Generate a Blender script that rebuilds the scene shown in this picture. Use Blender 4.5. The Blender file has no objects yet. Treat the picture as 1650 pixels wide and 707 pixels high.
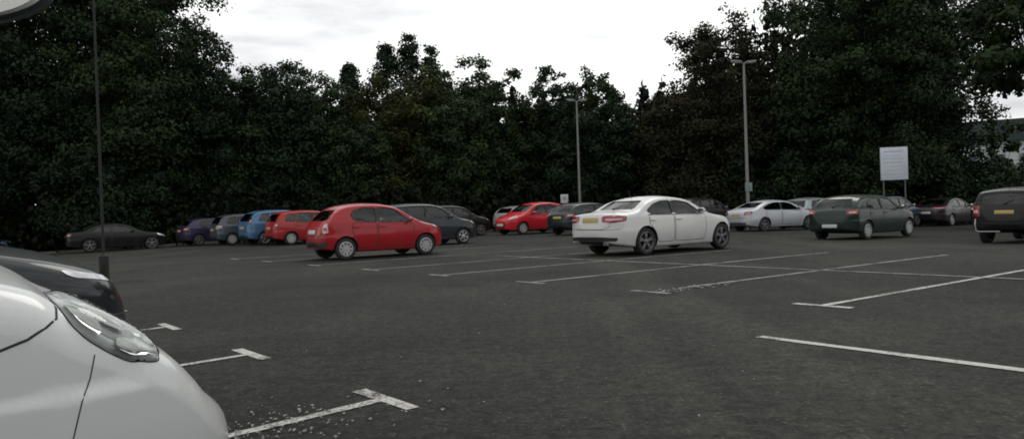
import bpy, bmesh, math, random
import numpy as np
from mathutils import Vector, Matrix
from mathutils.bvhtree import BVHTree
R = math.radians
rng = random.Random(7)
scn = bpy.context.scene
COL = scn.collection

# ------------------------------------------------------------------ helpers
def smooth01(t):
    t = max(0.0, min(1.0, t)); return t*t*(3-2*t)

def softplus(t, s=2.0):
    return s*math.log1p(math.exp(min(t/s, 30)))

def gz(x, y):
    """height of the car park: almost flat, falling gently to both far sides"""
    far = smooth01((y-11)/14.0)
    return far*(-0.0175*softplus(x-5.0) - 0.028*softplus(-x-16.0))

def tag(o, label=None, cat=None, group=None, kind=None):
    if label: o['label'] = label
    if cat: o['category'] = cat
    if group: o['group'] = group
    if kind: o['kind'] = kind
    return o

def empty(name, loc, rz=0, scale=1.0):
    o = bpy.data.objects.new(name, None); COL.objects.link(o)
    o.location = loc; o.rotation_euler = (0, 0, rz); o.scale = (scale,)*3
    o.empty_display_size = 0.2
    return o

def link(name, me, parent=None):
    o = bpy.data.objects.new(name, me); COL.objects.link(o)
    if parent: o.parent = parent
    return o

def obj(name, bm, mats, parent=None, smooth=True, sharp=35):
    me = bpy.data.meshes.new(name)
    bmesh.ops.recalc_face_normals(bm, faces=bm.faces) if False else None
    bm.to_mesh(me); bm.free()
    for m in (mats if isinstance(mats, (list, tuple)) else [mats]): me.materials.append(m)
    if smooth:
        me.shade_smooth()
        me.set_sharp_from_angle(angle=R(sharp))
    return link(name, me, parent)

def pchip(pts):
    xs = [p[0] for p in pts]; ys = [p[1] for p in pts]; n = len(xs)
    h = [xs[i+1]-xs[i] for i in range(n-1)]
    d = [(ys[i+1]-ys[i])/h[i] for i in range(n-1)]
    m = [0]*n; m[0] = d[0]; m[-1] = d[-1]
    for i in range(1, n-1):
        if d[i-1]*d[i] <= 0: m[i] = 0
        else:
            w1 = 2*h[i]+h[i-1]; w2 = h[i]+2*h[i-1]
            m[i] = (w1+w2)/(w1/d[i-1]+w2/d[i])
    def f(x):
        if x <= xs[0]: return ys[0]
        if x >= xs[-1]: return ys[-1]
        i = 0
        while x > xs[i+1]: i += 1
        t = (x-xs[i])/h[i]
        a = (1+2*t)*(1-t)**2; b = t*(1-t)**2; c = t*t*(3-2*t); e = t*t*(t-1)
        return a*ys[i]+b*h[i]*m[i]+c*ys[i+1]+e*h[i]*m[i+1]
    return f

def bm_box(bm, c, s, rot=None, mi=0, bevel=0.0):
    g = bmesh.ops.create_cube(bm, size=1.0)
    vs = g['verts']
    for v in vs:
        v.co = Vector((v.co.x*s[0], v.co.y*s[1], v.co.z*s[2]))
    if bevel > 0:
        es = list({e for v in vs for e in v.link_edges})
        b = bmesh.ops.bevel(bm, geom=es, offset=bevel, segments=2, affect='EDGES', profile=0.5)
        vs = list({v for f in b['faces'] for v in f.verts} | {v for v in vs if v.is_valid})
    vs = [v for v in vs if v.is_valid]
    for v in vs:
        if rot: v.co = rot @ v.co
        v.co += Vector(c)
    for f in {f for v in vs for f in v.link_faces}: f.material_index = mi
    return vs

def bm_tube(bm, pts, rads, n=8, mi=0, cap=True):
    rings = []
    P = [Vector(p) for p in pts]
    for i, p in enumerate(P):
        d = (P[min(i+1, len(P)-1)]-P[max(i-1, 0)]).normalized()
        a = d.cross(Vector((0, 0, 1)))
        if a.length < 0.05: a = d.cross(Vector((1, 0, 0)))
        a.normalize(); b = d.cross(a).normalized()
        rings.append([bm.verts.new(p+(a*math.cos(2*math.pi*k/n)+b*math.sin(2*math.pi*k/n))*rads[i]) for k in range(n)])
    for r0, r1 in zip(rings, rings[1:]):
        for k in range(n):
            f = bm.faces.new((r0[k], r0[(k+1) % n], r1[(k+1) % n], r1[k])); f.material_index = mi
    if cap:
        bm.faces.new(rings[0]).material_index = mi
        bm.faces.new(rings[-1][::-1]).material_index = mi

def bm_lathe_y(bm, prof, n=28, mi=0):
    """profile of (radius, y), turned about the Y axis"""
    rings = []
    for r, y in prof:
        rings.append([bm.verts.new((r*math.cos(2*math.pi*k/n), y, r*math.sin(2*math.pi*k/n))) for k in range(n)])
    for r0, r1 in zip(rings, rings[1:]):
        for k in range(n):
            f = bm.faces.new((r0[k], r0[(k+1) % n], r1[(k+1) % n], r1[k])); f.material_index = mi
    return rings

def round_poly(pts, r=0.04, n=4):
    out = []; N = len(pts)
    for i in range(N):
        p = Vector(pts[i]); a = Vector(pts[i-1])-p; b = Vector(pts[(i+1) % N])-p
        d = min(r, a.length*0.45, b.length*0.45)
        p0 = p+a.normalized()*d; p2 = p+b.normalized()*d
        for k in range(n+1):
            t = k/n
            out.append(tuple(p0*(1-t)**2+p*2*t*(1-t)+p2*t*t))
    return out

# ------------------------------------------------------------------ materials
def new_mat(name):
    m = bpy.data.materials.new(name); m.use_nodes = True
    nt = m.node_tree; b = nt.nodes['Principled BSDF']
    return m, nt, b

def N(nt, typ, **kw):
    n = nt.nodes.new(typ)
    for k, v in kw.items():
        if k in n.inputs: n.inputs[k].default_value = v
        else: setattr(n, k, v)
    return n

def mixc(nt, fac, a, b, blend='MIX'):
    n = nt.nodes.new('ShaderNodeMix'); n.data_type = 'RGBA'; n.blend_type = blend
    for sock, v in ((n.inputs[0], fac), (n.inputs[6], a), (n.inputs[7], b)):
        if hasattr(v, 'is_output'): nt.links.new(v, sock)
        elif isinstance(v, (int, float)): sock.default_value = v
        else: sock.default_value = (*v, 1) if len(v) == 3 else v
    return n.outputs[2]

def ramp(nt, src, p0, p1, c0=(0, 0, 0), c1=(1, 1, 1)):
    n = nt.nodes.new('ShaderNodeValToRGB'); nt.links.new(src, n.inputs[0])
    e = n.color_ramp.elements
    e[0].position = p0; e[0].color = (*c0, 1); e[1].position = p1; e[1].color = (*c1, 1)
    return n.outputs[0]

def noise(nt, scale, detail=4, rough=0.55, coord='Object', vec=None):
    n = nt.nodes.new('ShaderNodeTexNoise')
    n.inputs['Scale'].default_value = scale; n.inputs['Detail'].default_value = detail; n.inputs['Roughness'].default_value = rough
    if vec is None:
        t = nt.nodes.new('ShaderNodeTexCoord'); vec = t.outputs[coord]
    nt.links.new(vec, n.inputs['Vector'])
    return n.outputs['Fac']

def simple(name, col, rough=0.5, metal=0.0, coat=0.0, var=0.12, scale=6.0, spec=0.5):
    m, nt, b = new_mat(name)
    nz = noise(nt, scale)
    c = mixc(nt, nz, [x*(1-var) for x in col], [min(1, x*(1+var)) for x in col])
    nt.links.new(c, b.inputs['Base Color'])
    b.inputs['Roughness'].default_value = rough; b.inputs['Metallic'].default_value = metal
    b.inputs['Coat Weight'].default_value = coat; b.inputs['Coat Roughness'].default_value = 0.06
    b.inputs['Specular IOR Level'].default_value = spec
    return m

def paint(name, col, metal=0.0, rough=0.34, coat=0.55):
    """car paint with clear coat, road film low down and faint dust on top"""
    m, nt, b = new_mat(name)
    tc = nt.nodes.new('ShaderNodeTexCoord')
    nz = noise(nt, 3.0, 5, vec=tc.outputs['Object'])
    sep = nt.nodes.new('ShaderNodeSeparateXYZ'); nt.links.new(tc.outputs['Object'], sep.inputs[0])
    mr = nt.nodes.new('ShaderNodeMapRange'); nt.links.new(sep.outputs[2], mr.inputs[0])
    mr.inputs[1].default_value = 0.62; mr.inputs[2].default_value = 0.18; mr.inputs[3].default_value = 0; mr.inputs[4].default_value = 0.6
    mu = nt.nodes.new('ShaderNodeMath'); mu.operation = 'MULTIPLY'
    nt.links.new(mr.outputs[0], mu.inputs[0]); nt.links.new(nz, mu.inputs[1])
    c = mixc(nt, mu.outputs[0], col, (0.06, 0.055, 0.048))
    nt.links.new(c, b.inputs['Base Color'])
    b.inputs['Metallic'].default_value = metal
    rr = nt.nodes.new('ShaderNodeMapRange'); nt.links.new(nz, rr.inputs[0])
    rr.inputs[3].default_value = rough-0.06; rr.inputs[4].default_value = rough+0.12
    nt.links.new(rr.outputs[0], b.inputs['Roughness'])
    b.inputs['Coat Weight'].default_value = coat; b.inputs['Coat Roughness'].default_value = 0.06
    b.inputs['Specular IOR Level'].default_value = 0.22
    return m

def glass_mat(name, tint=(0.42, 0.47, 0.45), refl=0.9):
    m = bpy.data.materials.new(name); m.use_nodes = True
    nt = m.node_tree; nt.nodes.clear()
    out = nt.nodes.new('ShaderNodeOutputMaterial')
    tr = nt.nodes.new('ShaderNodeBsdfTransparent'); tr.inputs[0].default_value = (*tint, 1)
    gl = nt.nodes.new('ShaderNodeBsdfGlossy'); gl.inputs[0].default_value = (refl, refl, refl, 1); gl.inputs['Roughness'].default_value = 0.04
    fr = nt.nodes.new('ShaderNodeFresnel'); fr.inputs[0].default_value = 1.48
    nz = noise(nt, 9.0, 3)
    ad = nt.nodes.new('ShaderNodeMath'); ad.operation = 'MULTIPLY_ADD'; ad.inputs[1].default_value = 0.02
    nt.links.new(nz, ad.inputs[0]); nt.links.new(fr.outputs[0], ad.inputs[2])
    mx = nt.nodes.new('ShaderNodeMixShader')
    nt.links.new(ad.outputs[0], mx.inputs[0]); nt.links.new(tr.outputs[0], mx.inputs[1]); nt.links.new(gl.outputs[0], mx.inputs[2])
    nt.links.new(mx.outputs[0], out.inputs[0])
    return m

M = {}
M['glass'] = glass_mat('window_glass')
M['glass_dark'] = glass_mat('tinted_glass', (0.10, 0.12, 0.12))
M['clear'] = glass_mat('lamp_cover', (0.90, 0.92, 0.92), 0.9)
M['tyre'] = simple('tyre_rubber', (0.018, 0.018, 0.018), 0.85)
M['black'] = simple('black_plastic', (0.014, 0.014, 0.015), 0.55)
M['dark'] = simple('dark_gap', (0.004, 0.004, 0.004), 0.9)
M['cabin'] = simple('cabin_trim', (0.022, 0.022, 0.024), 0.8)
M['seat'] = simple('seat_cloth', (0.035, 0.035, 0.04), 0.95)
M['rim'] = simple('alloy_rim', (0.38, 0.38, 0.39), 0.36, 0.7, var=.25, scale=14)
M['rim_pale'] = simple('painted_hubcap', (0.36, 0.36, 0.355), 0.5, 0.2, var=.3, scale=14)
M['rim_dark'] = simple('dark_alloy', (0.15, 0.15, 0.155), 0.4, 0.6)
M['tail'] = simple('tail_lens', (0.26, 0.008, 0.014), 0.15, 0, 0.6)
M['tail_pale'] = simple('pale_lens', (0.55, 0.42, 0.40), 0.2, 0, 0.5)
M['tail_dim'] = simple('dull_tail_lens', (0.14, 0.008, 0.010), 0.25, 0, 0.4)
M['lamp'] = simple('headlamp_lens', (0.50, 0.52, 0.54), 0.15, 0.4, 0.8)
M['chrome'] = simple('chrome', (0.72, 0.73, 0.74), 0.12, 1.0)
M['reflector'] = simple('lamp_reflector', (0.75, 0.76, 0.76), 0.22, 0.9)
M['reflector_pale'] = simple('lamp_housing', (0.72, 0.74, 0.73), 0.35, 0.2, var=.2, scale=30)
M['amber'] = simple('amber_lens', (0.55, 0.25, 0.06), 0.2, 0, 0.5)
M['steel'] = simple('galvanised_steel', (0.20, 0.205, 0.20), 0.55, 0.4)
M['steel_dark'] = simple('dark_painted_steel', (0.014, 0.015, 0.014), 0.8, 0.0)

def plate_mat(name, col):
    m, nt, b = new_mat(name)
    tc = nt.nodes.new('ShaderNodeTexCoord')
    w = noise(nt, 30, 2, vec=tc.outputs['Object'])
    c = mixc(nt, w, [x*0.8 for x in col], col)
    nt.links.new(c, b.inputs['Base Color']); b.inputs['Roughness'].default_value = 0.45
    return m
M['plate_y'] = plate_mat('yellow_plate', (0.50, 0.38, 0.12))
M['plate_w'] = plate_mat('white_plate', (0.60, 0.60, 0.58))

# ------------------------------------------------------------------ car builder
class Shape:
    """smooth car shell: cross sections lofted along x (rear 0, nose L)"""
    def __init__(s, sp):
        s.sp = sp; s.L = sp['L']; s.hw = sp['W']/2
        s.top = pchip(sp['top']); s.bot = pchip(sp['bot']); s.belt = pchip(sp['belt'])
        s.ar, s.nr, s.af, s.nf = sp.get('plan', (0.32, 3.0, 0.75, 2.4))
        s.k = sp.get('k', 0.34); s.bump = sp.get('bump', 0.012)
    def w(s, x):
        h = s.hw
        if x < s.ar: h *= max(0.0, 1-(1-x/s.ar)**s.nr)**(1/s.nr)
        if x > s.L-s.af: h *= max(0.0, 1-(1-(s.L-x)/s.af)**s.nf)**(1/s.nf)
        return h
    def section(s, x, dz=0.0, dw=0.0, floor=None):
        zt = s.top(x)-dz; zb = s.bot(x) if floor is None else floor
        w = max(0.002, s.w(x)-dw); belt = s.belt(x)
        zt = max(zt, zb+0.02)
        c = min(s.sp.get('crown', 0.055), 0.25*(zt-zb))*min(1, w/s.hw)
        r = min(0.085 if s.top(x) > belt+0.12 else 0.12, 0.42*(zt-c-zb), 0.45*w)
        rb = min(0.06, 0.3*(zt-c-zb), 0.3*w)
        zm = 0.60
        ends = max(0.0, 1-min(x, s.L-x)/1.0)
        def ys(z):
            y = w
            if z < zm: y -= w*0.07*min(1, (zm-z)/0.4)**2
            u = max(0, min(1, (z-zm)/max(0.05, belt-zm)))
            y -= 0.022*u*u*min(1, w/s.hw)
            y += s.bump*ends*smooth01((s.sp.get('bump_z', .68)-z)/s.sp.get('bump_w', .07))*min(1, w/0.3)
            a = z-belt
            if a > -0.03:
                y -= 0.028*smooth01((a+0.03)/0.07)*min(1, w/s.hw)
                y -= s.k*max(0, a)*min(1, w/s.hw)
            return max(0.001, y)
        zc = zt-c; pts = []
        yb = ys(zb+rb)
        for i in range(4): pts.append(((yb-rb)*i/3, zb))
        for i in range(1, 4):
            t = R(90*i/4); pts.append((yb-rb+rb*math.sin(t), zb+rb-rb*math.cos(t)))
        z0, z1 = zb+rb, zc-r
        ns = s.sp.get('zs', 16)
        for i in range(0, ns+1):
            z = z0+(z1-z0)*i/ns; pts.append((ys(z), z))
        ye = ys(z1)
        for i in range(1, 6):
            t = R(90*i/5); pts.append((max(0.0, ye-r+r*math.cos(t)), zc-r+r*math.sin(t)))
        yt = max(1e-4, ye-r)
        for i in range(1, 8):
            y = yt*(1-i/7); pts.append((y, zt-c*(y/yt)**2))
        return pts
    def loft(s, xs, **kw):
        bm = bmesh.new(); rings = []
        for x in xs:
            p = s.section(x, **kw)
            full = [(y, z) for y, z in p]+[(-y, z) for y, z in p[-2:0:-1]]
            rings.append([bm.verts.new((x, y, z)) for y, z in full])
        n = len(rings[0])
        for a, b in zip(rings, rings[1:]):
            for k in range(n):
                bm.faces.new((a[k], a[(k+1) % n], b[(k+1) % n], b[k]))
        bm.faces.new(rings[0][::-1]); bm.faces.new(rings[-1])
        bmesh.ops.recalc_face_normals(bm, faces=bm.faces)
        return bm
    def stations(s, n=110):
        xs = set()
        for i in range(n+1):
            t = i/n; xs.add(round(s.L*(t-0.11*math.sin(2*math.pi*t)/ (2*math.pi)*4.2), 4))
        for e in (0.002, 0.008, 0.02, 0.035): xs.add(e); xs.add(round(s.L-e, 4))
        xs = sorted(x for x in xs if 0.0015 < x < s.L-0.0015)
        out = [xs[0]]
        for x in xs[1:]:
            if x-out[-1] > 0.004: out.append(x)
        return out
    def outline(s, side, rear):
        """points and normals along the plan outline from the centre of an end, by arc length"""
        pts = [(0.0, Vector((0.002 if rear else s.L-0.002, 0)))]
        acc = 0; prev = pts[0][1]
        for i in range(1, 200):
            t = (i/199)**2*1.5
            x = t if rear else s.L-t
            p = Vector((x, s.w(x)*side)); acc += (p-prev).length; pts.append((acc, p)); prev = p
        return pts

def grid_poly(poly, step):
    """flat mesh of a polygon, cut on a grid so that it can be draped"""
    bm = bmesh.new()
    vs = [bm.verts.new((p[0], p[1], 0)) for p in poly]
    f = bm.faces.new(vs)
    xs = [p[0] for p in poly]; ys = [p[1] for p in poly]
    for ax, lo, hi in ((0, min(xs), max(xs)), (1, min(ys), max(ys))):
        n = int((hi-lo)/step)
        for i in range(1, n+1):
            c = Vector((0, 0, 0)); c[ax] = lo+(hi-lo)*i/(n+1)
            nrm = Vector((0, 0, 0)); nrm[ax] = 1
            bmesh.ops.bisect_plane(bm, geom=bm.verts[:]+bm.edges[:]+bm.faces[:], plane_co=c, plane_no=nrm, dist=1e-5)
    return bm

class Car:
    def __init__(s, name, label, sp, paintm, loc, heading, anchor=None, scale=1.0, cat='car', group=None):
        s.sp = sp; s.sh = Shape(sp); s.pm = paintm; L = sp['L']
        ax = (sp['ra'], -sp['W']/2+0.05) if anchor is None else anchor
        off = Vector((ax[0]-L/2, ax[1], 0))*scale
        off.rotate(Matrix.Rotation(heading, 3, 'Z'))
        cx, cy = loc[0]-off.x, loc[1]-off.y
        s.root = empty(name, (cx, cy, gz(cx, cy)+0.006), heading, scale)
        # lean with the fall of the ground
        s.off = Vector((-L/2, 0, 0))
        tag(s.root, label, cat, group)
        src = s.sh.loft(s.sh.stations(sp.get('res', 110)))
        s.bvh = BVHTree.FromBMesh(src)
        s.shell = src
        s.extra = bmesh.new()
    def add(s, name, bm, mats, parent=None, **kw):
        if parent is None:
            for v in bm.verts: v.co += s.off
        o = obj(name, bm, mats, s.root, **kw) if parent is None else obj(name, bm, mats, parent, **kw)
        return o
    def add_sub(s, name, bm, mats, parent, **kw):
        for v in bm.verts: v.co += s.off
        return obj(name, bm, mats, parent, **kw)
    # --- projections
    def hit(s, o, d):
        h, n, i, t = s.bvh.ray_cast(Vector(o), Vector(d))
        return h, n
    def side_map(s, side):
        def f(p):
            h, n = s.hit((p[0], side*3, p[1]), (0, -side, 0))
            if h is None:
                h, n, i, t = s.bvh.find_nearest(Vector((p[0], side*s.sh.hw*0.9, p[1])))
            return h, n
        return f
    def end_map(s, front):
        def f(p):
            d = -1 if front else 1
            h, n = s.hit((s.sh.L+1 if front else -1, p[0], p[1]), (d, 0, 0))
            if h is None:
                h, n, i, t = s.bvh.find_nearest(Vector((s.sh.L*0.8 if front else 0.4, p[0], p[1])))
            return h, n
        return f
    def top_map(s):
        def f(p):
            h, n = s.hit((p[0], p[1], 4), (0, 0, -1))
            if h is None: h, n, i, t = s.bvh.find_nearest(Vector((p[0], p[1], 1)))
            return h, n
        return f
    def tilt_map(s, side, ang=40):
        a = R(ang); d = Vector((0, side*math.cos(a), math.sin(a))); v = Vector((0, -side*math.sin(a), math.cos(a)))
        def f(p):
            o = Vector((s.sh.L+p[0], 0, 0))+v*p[1]
            h, n = s.hit(o+d*3, -d)
            if h is None: h, n, i, t = s.bvh.find_nearest(o+d*.8)
            return h, n
        return f
    def wrap_map(s, rear, side):
        ol = s.sh.outline(side, rear); ol2 = s.sh.outline(-side, rear)
        def f(p):
            sv = p[0]; o = ol if sv >= 0 else ol2; a = abs(sv)
            i = 1
            while i < len(o)-1 and o[i][0] < a: i += 1
            (s0, p0), (s1, p1) = o[i-1], o[i]
            t = (a-s0)/max(1e-6, s1-s0); q = p0.lerp(p1, max(0, min(1, t)))
            j0 = max(0, i-5); j1 = min(len(o)-1, i+5)
            tg = (o[j1][1]-o[j0][1]).normalized() if a > 0.06 else Vector((0, 1))
            nr = Vector((tg.y, -tg.x))
            c = Vector((s.sh.L/2, 0))
            if nr.dot(q-c) < 0: nr = -nr
            org = Vector((q.x+nr.x*0.6, q.y+nr.y*0.6, p[1]))
            h, n = s.hit(org, (-nr.x, -nr.y, 0))
            if h is None: h, n, i2, t2 = s.bvh.find_nearest(Vector((q.x, q.y, p[1])))
            return h, n
        return f
    def drape(s, poly, mp, off=0.003, step=0.07):
        bm = grid_poly(poly, step)
        last = None
        for v in bm.verts:
            h, n = mp((v.co.x, v.co.y))
            v.co = h+n*(off(v.co.x, v.co.y) if callable(off) else off)
        bmesh.ops.recalc_face_normals(bm, faces=bm.faces)
        # face outwards
        f = max(bm.faces, key=lambda q: q.calc_area())
        h, n, i, t = s.bvh.find_nearest(f.calc_center_median())
        if n.dot(f.normal) < 0: bmesh.ops.reverse_faces(bm, faces=bm.faces)
        return bm
    def ribbon(s, pts, mp, width=0.010, off=0.0015, closed=False, step=0.05):
        """thin dark shut line laid on the shell"""
        P = [Vector(p) for p in pts]
        if closed: P.append(P[0])
        Q = []
        for a, b in zip(P, P[1:]):
            n = max(1, int((b-a).length/step))
            for i in range(n): Q.append(a.lerp(b, i/n))
        Q.append(P[-1])
        prev = None
        for i, q in enumerate(Q):
            d = (Q[min(i+1, len(Q)-1)]-Q[max(0, i-1)]).normalized(); nn = Vector((-d.y, d.x))*width/2
            a, na = mp(q+nn); b, nb = mp(q-nn)
            cur = (s.extra.verts.new(a+na*off), s.extra.verts.new(b+nb*off))
            if prev:
                f = s.extra.faces.new((prev[0], prev[1], cur[1], cur[0])); f.material_index = 1
            prev = cur
    # --- body with arches, cabin and window openings cut out
    def body(s):
        sp = s.sp; sh = s.sh
        me = bpy.data.meshes.new('body'); s.shell.to_mesh(me)
        me.materials.append(s.pm); me.materials.append(M['cabin'])
        o = link('body', me)
        cuts = []
        def cutter(bm):
            bmesh.ops.recalc_face_normals(bm, faces=bm.faces)
            for f in bm.faces: f.material_index = 1
            m2 = bpy.data.meshes.new('cut'); bm.to_mesh(m2); bm.free()
            m2.materials.append(s.pm); m2.materials.append(M['cabin'])
            c = link('cut', m2); cuts.append(c)
            md = o.modifiers.new('b', 'BOOLEAN'); md.operation = 'DIFFERENCE'; md.object = c
            md.solver = 'MANIFOLD' if sp.get('solver', 1) else 'EXACT'
        bm = bmesh.new(); rad = sp['R']+sp.get('archgap', 0.05)
        for ax in (sp['ra'], sp['ra']+sp['wb']):
            for sd in (-1, 1):
                g = bmesh.ops.create_cone(bm, cap_ends=True, segments=40, radius1=rad, radius2=rad, depth=0.5,
                                          matrix=Matrix.Translation((ax, sd*(sh.hw-0.08), sp['R']))@Matrix.Rotation(R(90), 4, 'X'))
        cutter(bm)
        c0, c1 = sp['cab']
        xs = [c0+(c1-c0)*i/60 for i in range(61)]
        cutter(sh.loft(xs, dz=0.05, dw=0.06, floor=0.52))
        bm = bmesh.new()
        for poly in sp['side_win']:
            pl = round_poly(poly, 0.05)
            lo = [bm.verts.new((x, -1.3, z)) for x, z in pl]; hi = [bm.verts.new((x, 1.3, z)) for x, z in pl]
            bm.faces.new(lo); bm.faces.new(hi[::-1]); n = len(pl)
            for k in range(n): bm.faces.new((lo[k], hi[k], hi[(k+1) % n], lo[(k+1) % n]))
        cutter(bm)
        bm = bmesh.new()
        for key, x0, x1 in (('ws', sp['wsx'], sp['L']+0.2), ('rw', -0.2, sp['rwx'])):
            pl = round_poly(s.quad(sp[key]), 0.06)
            lo = [bm.verts.new((x0, y, z)) for y, z in pl]; hi = [bm.verts.new((x1, y, z)) for y, z in pl]
            bm.faces.new(lo); bm.faces.new(hi[::-1]); n = len(pl)
            for k in range(n): bm.faces.new((lo[k], hi[k], hi[(k+1) % n], lo[(k+1) % n]))
        cutter(bm)
        bpy.context.view_layer.update()
        dg = bpy.context.evaluated_depsgraph_get()
        bm = bmesh.new(); bm.from_mesh(o.evaluated_get(dg).to_mesh())
        if len(bm.faces) < 500: print('BOOLEAN FAILED', s.root.name)
        s.ok = len(bm.faces)
        for c in cuts:
            m2 = c.data; bpy.data.objects.remove(c); bpy.data.meshes.remove(m2)
        bpy.data.objects.remove(o); bpy.data.meshes.remove(me)
        tmp = bpy.data.meshes.new('x'); s.extra.to_mesh(tmp); bm.from_mesh(tmp); bpy.data.meshes.remove(tmp); s.extra.free()
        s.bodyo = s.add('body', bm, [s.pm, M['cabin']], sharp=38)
        s.shell.free()
    def quad(s, q):
        zl, zh, yl, yh = q
        return [(-yl, zl), (yl, zl), (yh, zh), (-yh, zh)]
    def glass(s, g=None):
        sp = s.sp; g = g or M['glass']
        for poly in sp['side_win']:
            big = [tuple(Vector(p)+(Vector(p)-Vector(np.mean(poly, axis=0))).normalized()*0.012) for p in poly]
            for sd in (-1, 1):
                s.add('side_window', s.drape(round_poly(big, 0.05), s.side_map(sd), -0.012, 0.12), g)
        for key, nm, fr in (('ws', 'windscreen', True), ('rw', 'rear_window', False)):
            zl, zh, yl, yh = sp[key]
            s.add(nm, s.drape(round_poly(s.quad((zl-0.012, zh+0.012, yl+0.012, yh+0.012)), 0.06), s.end_map(fr), -0.012, 0.12), g)
    def pillars(s):
        w = s.sp['side_win']
        for poly in w:
            c = Vector(np.mean(poly, axis=0))
            big = [tuple(Vector(p)+(Vector(p)-c).normalized()*0.008) for p in poly]
            for sd in (-1, 1): s.ribbon(round_poly(big, .05), s.side_map(sd), .020, .0016, True, .06)
        for a, b in zip(w, w[1:]):
            xa = min(p[0] for p in a); xb = max(p[0] for p in b)
            z0 = max(min(p[1] for p in a), min(p[1] for p in b))+.01
            z1 = min(max(p[1] for p in a if p[0] < xa+.05), max(p[1] for p in b if p[0] > xb-.12))-.005
            for sd in (-1, 1):
                s.add('door_pillar', s.drape([(xb-.012, z0), (xa+.012, z0), (xa+.012, z1), (xb-.012, z1)], s.side_map(sd), .003, .1), M['black'])
    def doors(s):
        for poly in s.sp['doors']:
            for sd in (-1, 1):
                mp = s.side_map(sd)
                pl = round_poly(poly, 0.07)
                s.ribbon(pl, mp, 0.016, 0.0012, True)
                c = Vector(np.mean(pl, axis=0))
                inn = [tuple(Vector(p)-(Vector(p)-c).normalized()*0.009) for p in pl]
                d = s.add('door', s.drape(inn, mp, 0.0035, 0.09), s.pm)
                x0 = min(p[0] for p in poly)+0.13; z = s.sp.get('handle_z', 0.86)
                h, n = mp((x0, z))
                bm = bmesh.new()
                bm_box(bm, h+Vector((0, sd*0.018, 0)), (0.17, 0.03, 0.032), bevel=0.010)
                s.add_sub('door_handle', bm, s.pm if not s.sp.get('black_handles') else M['black'], d)
    def wheels(s, rim, style='spoke', n=5):
        sp = s.sp; Rr = sp['R']; wd = sp.get('tw', 0.20)
        for ax in (sp['ra'], sp['ra']+sp['wb']):
            for sd in (-1, 1):
                rr = Rr*sp.get('rimr', 0.68); h = wd/2
                bm = bmesh.new()
                prof = [(rr-0.02, -h*0.8), (rr, -h*0.92), (rr+0.02, -h), (Rr-0.04, -h*1.02), (Rr-0.012, -h*0.86), (Rr, -h*0.6), (Rr, h*0.6),
                        (Rr-0.012, h*0.86), (Rr-0.04, h*1.02), (rr+0.02, h), (rr, h*0.92), (rr-0.02, h*0.8)]
                bm_lathe_y(bm, prof, 32)
                cy = sd*(sh_y(s)-h)
                M4 = Matrix.Translation((ax, cy, Rr))@(Matrix.Rotation(R(180), 4, 'Z') if sd < 0 else Matrix.Identity(4))
                bm.transform(M4)
                bmesh.ops.recalc_face_normals(bm, faces=bm.faces)
                w = s.add('wheel', bm, M['tyre'])
                bm = bmesh.new()
                # barrel and face
                bm_lathe_y(bm, [(rr, h*0.92), (rr-0.012, h*0.98), (rr-0.022, h*0.90), (rr-0.03, h*0.35), (rr-0.05, -h*0.6)], 32)
                bk = bm_lathe_y(bm, [(rr-0.03, h*0.05), (0.001, h*0.05)], 32, 1)
                if style == 'spoke':
                    for k in range(n):
                        a = 2*math.pi*k/n+0.3
                        for da in (-0.13, 0.13) if n <= 5 else (0,):
                            rot = Matrix.Rotation(-(a+da), 3, 'Y')
                            bm_box(bm, rot@Vector((rr*0.52, h*0.72, 0)), (rr*0.90, 0.030, 0.038 if n <= 5 else 0.05), rot, 0, 0.008)
                    bm_lathe_y(bm, [(0.07, h*0.5), (0.065, h*0.88), (0.03, h*0.95), (0.001, h*0.95)], 20)
                else:
                    # full disc cover with slots
                    bm_lathe_y(bm, [(rr-0.01, h*0.9), (rr*0.86, h*0.98), (rr*0.55, h*0.86), (rr*0.28, h*0.92), (0.001, h*0.95)], 32)
                    for k in range(9):
                        a = 2*math.pi*k/9; rot = Matrix.Rotation(-a, 3, 'Y')
                        bm_box(bm, rot@Vector((rr*0.70, h*0.93, 0)), (rr*0.22, 0.022, 0.036), rot, 1, 0.008)
                bm.transform(M4)
                bmesh.ops.recalc_face_normals(bm, faces=bm.faces)
                s.add_sub('rim', bm, [rim, M['black']], w, sharp=30)
    def mirrors(s, mat):
        x, z = s.sp['mir']
        for sd in (-1, 1):
            h, n = s.side_map(sd)((x, z-0.03))
            bm = bmesh.new()
            bmesh.ops.create_uvsphere(bm, u_segments=16, v_segments=10, radius=1.0)
            for v in bm.verts:
                fx = 0.075 if v.co.x > 0 else 0.03
                v.co = Vector((v.co.x*fx, v.co.y*0.115, v.co.z*0.075))
                v.co += Vector((h.x, h.y+sd*0.14, z+0.02))
            bm_box(bm, (h.x+0.01, h.y+sd*0.03, z-0.02), (0.05, 0.09, 0.03), bevel=0.008)
            m = s.add('door_mirror', bm, mat)
            bm = bmesh.new()
            bm_box(bm, (h.x-0.031, h.y+sd*0.14, z+0.02), (0.006, 0.175, 0.105), bevel=0.0025)
            s.add_sub('mirror_glass', bm, M['chrome'], m)
    def lamp(s, name, poly, rear, mat, off=0.004, r=0.04):
        out = []
        for sd in (-1, 1):
            out.append(s.add(name, s.drape(round_poly(poly, r), s.wrap_map(rear, sd), off, 0.05), mat))
        return out
    def patch(s, name, poly, rear, mat, off=0.004, r=0.03, parent=None):
        return s.add(name, s.drape(round_poly(poly, r), s.wrap_map(rear, 1), off, 0.06), mat)
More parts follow.
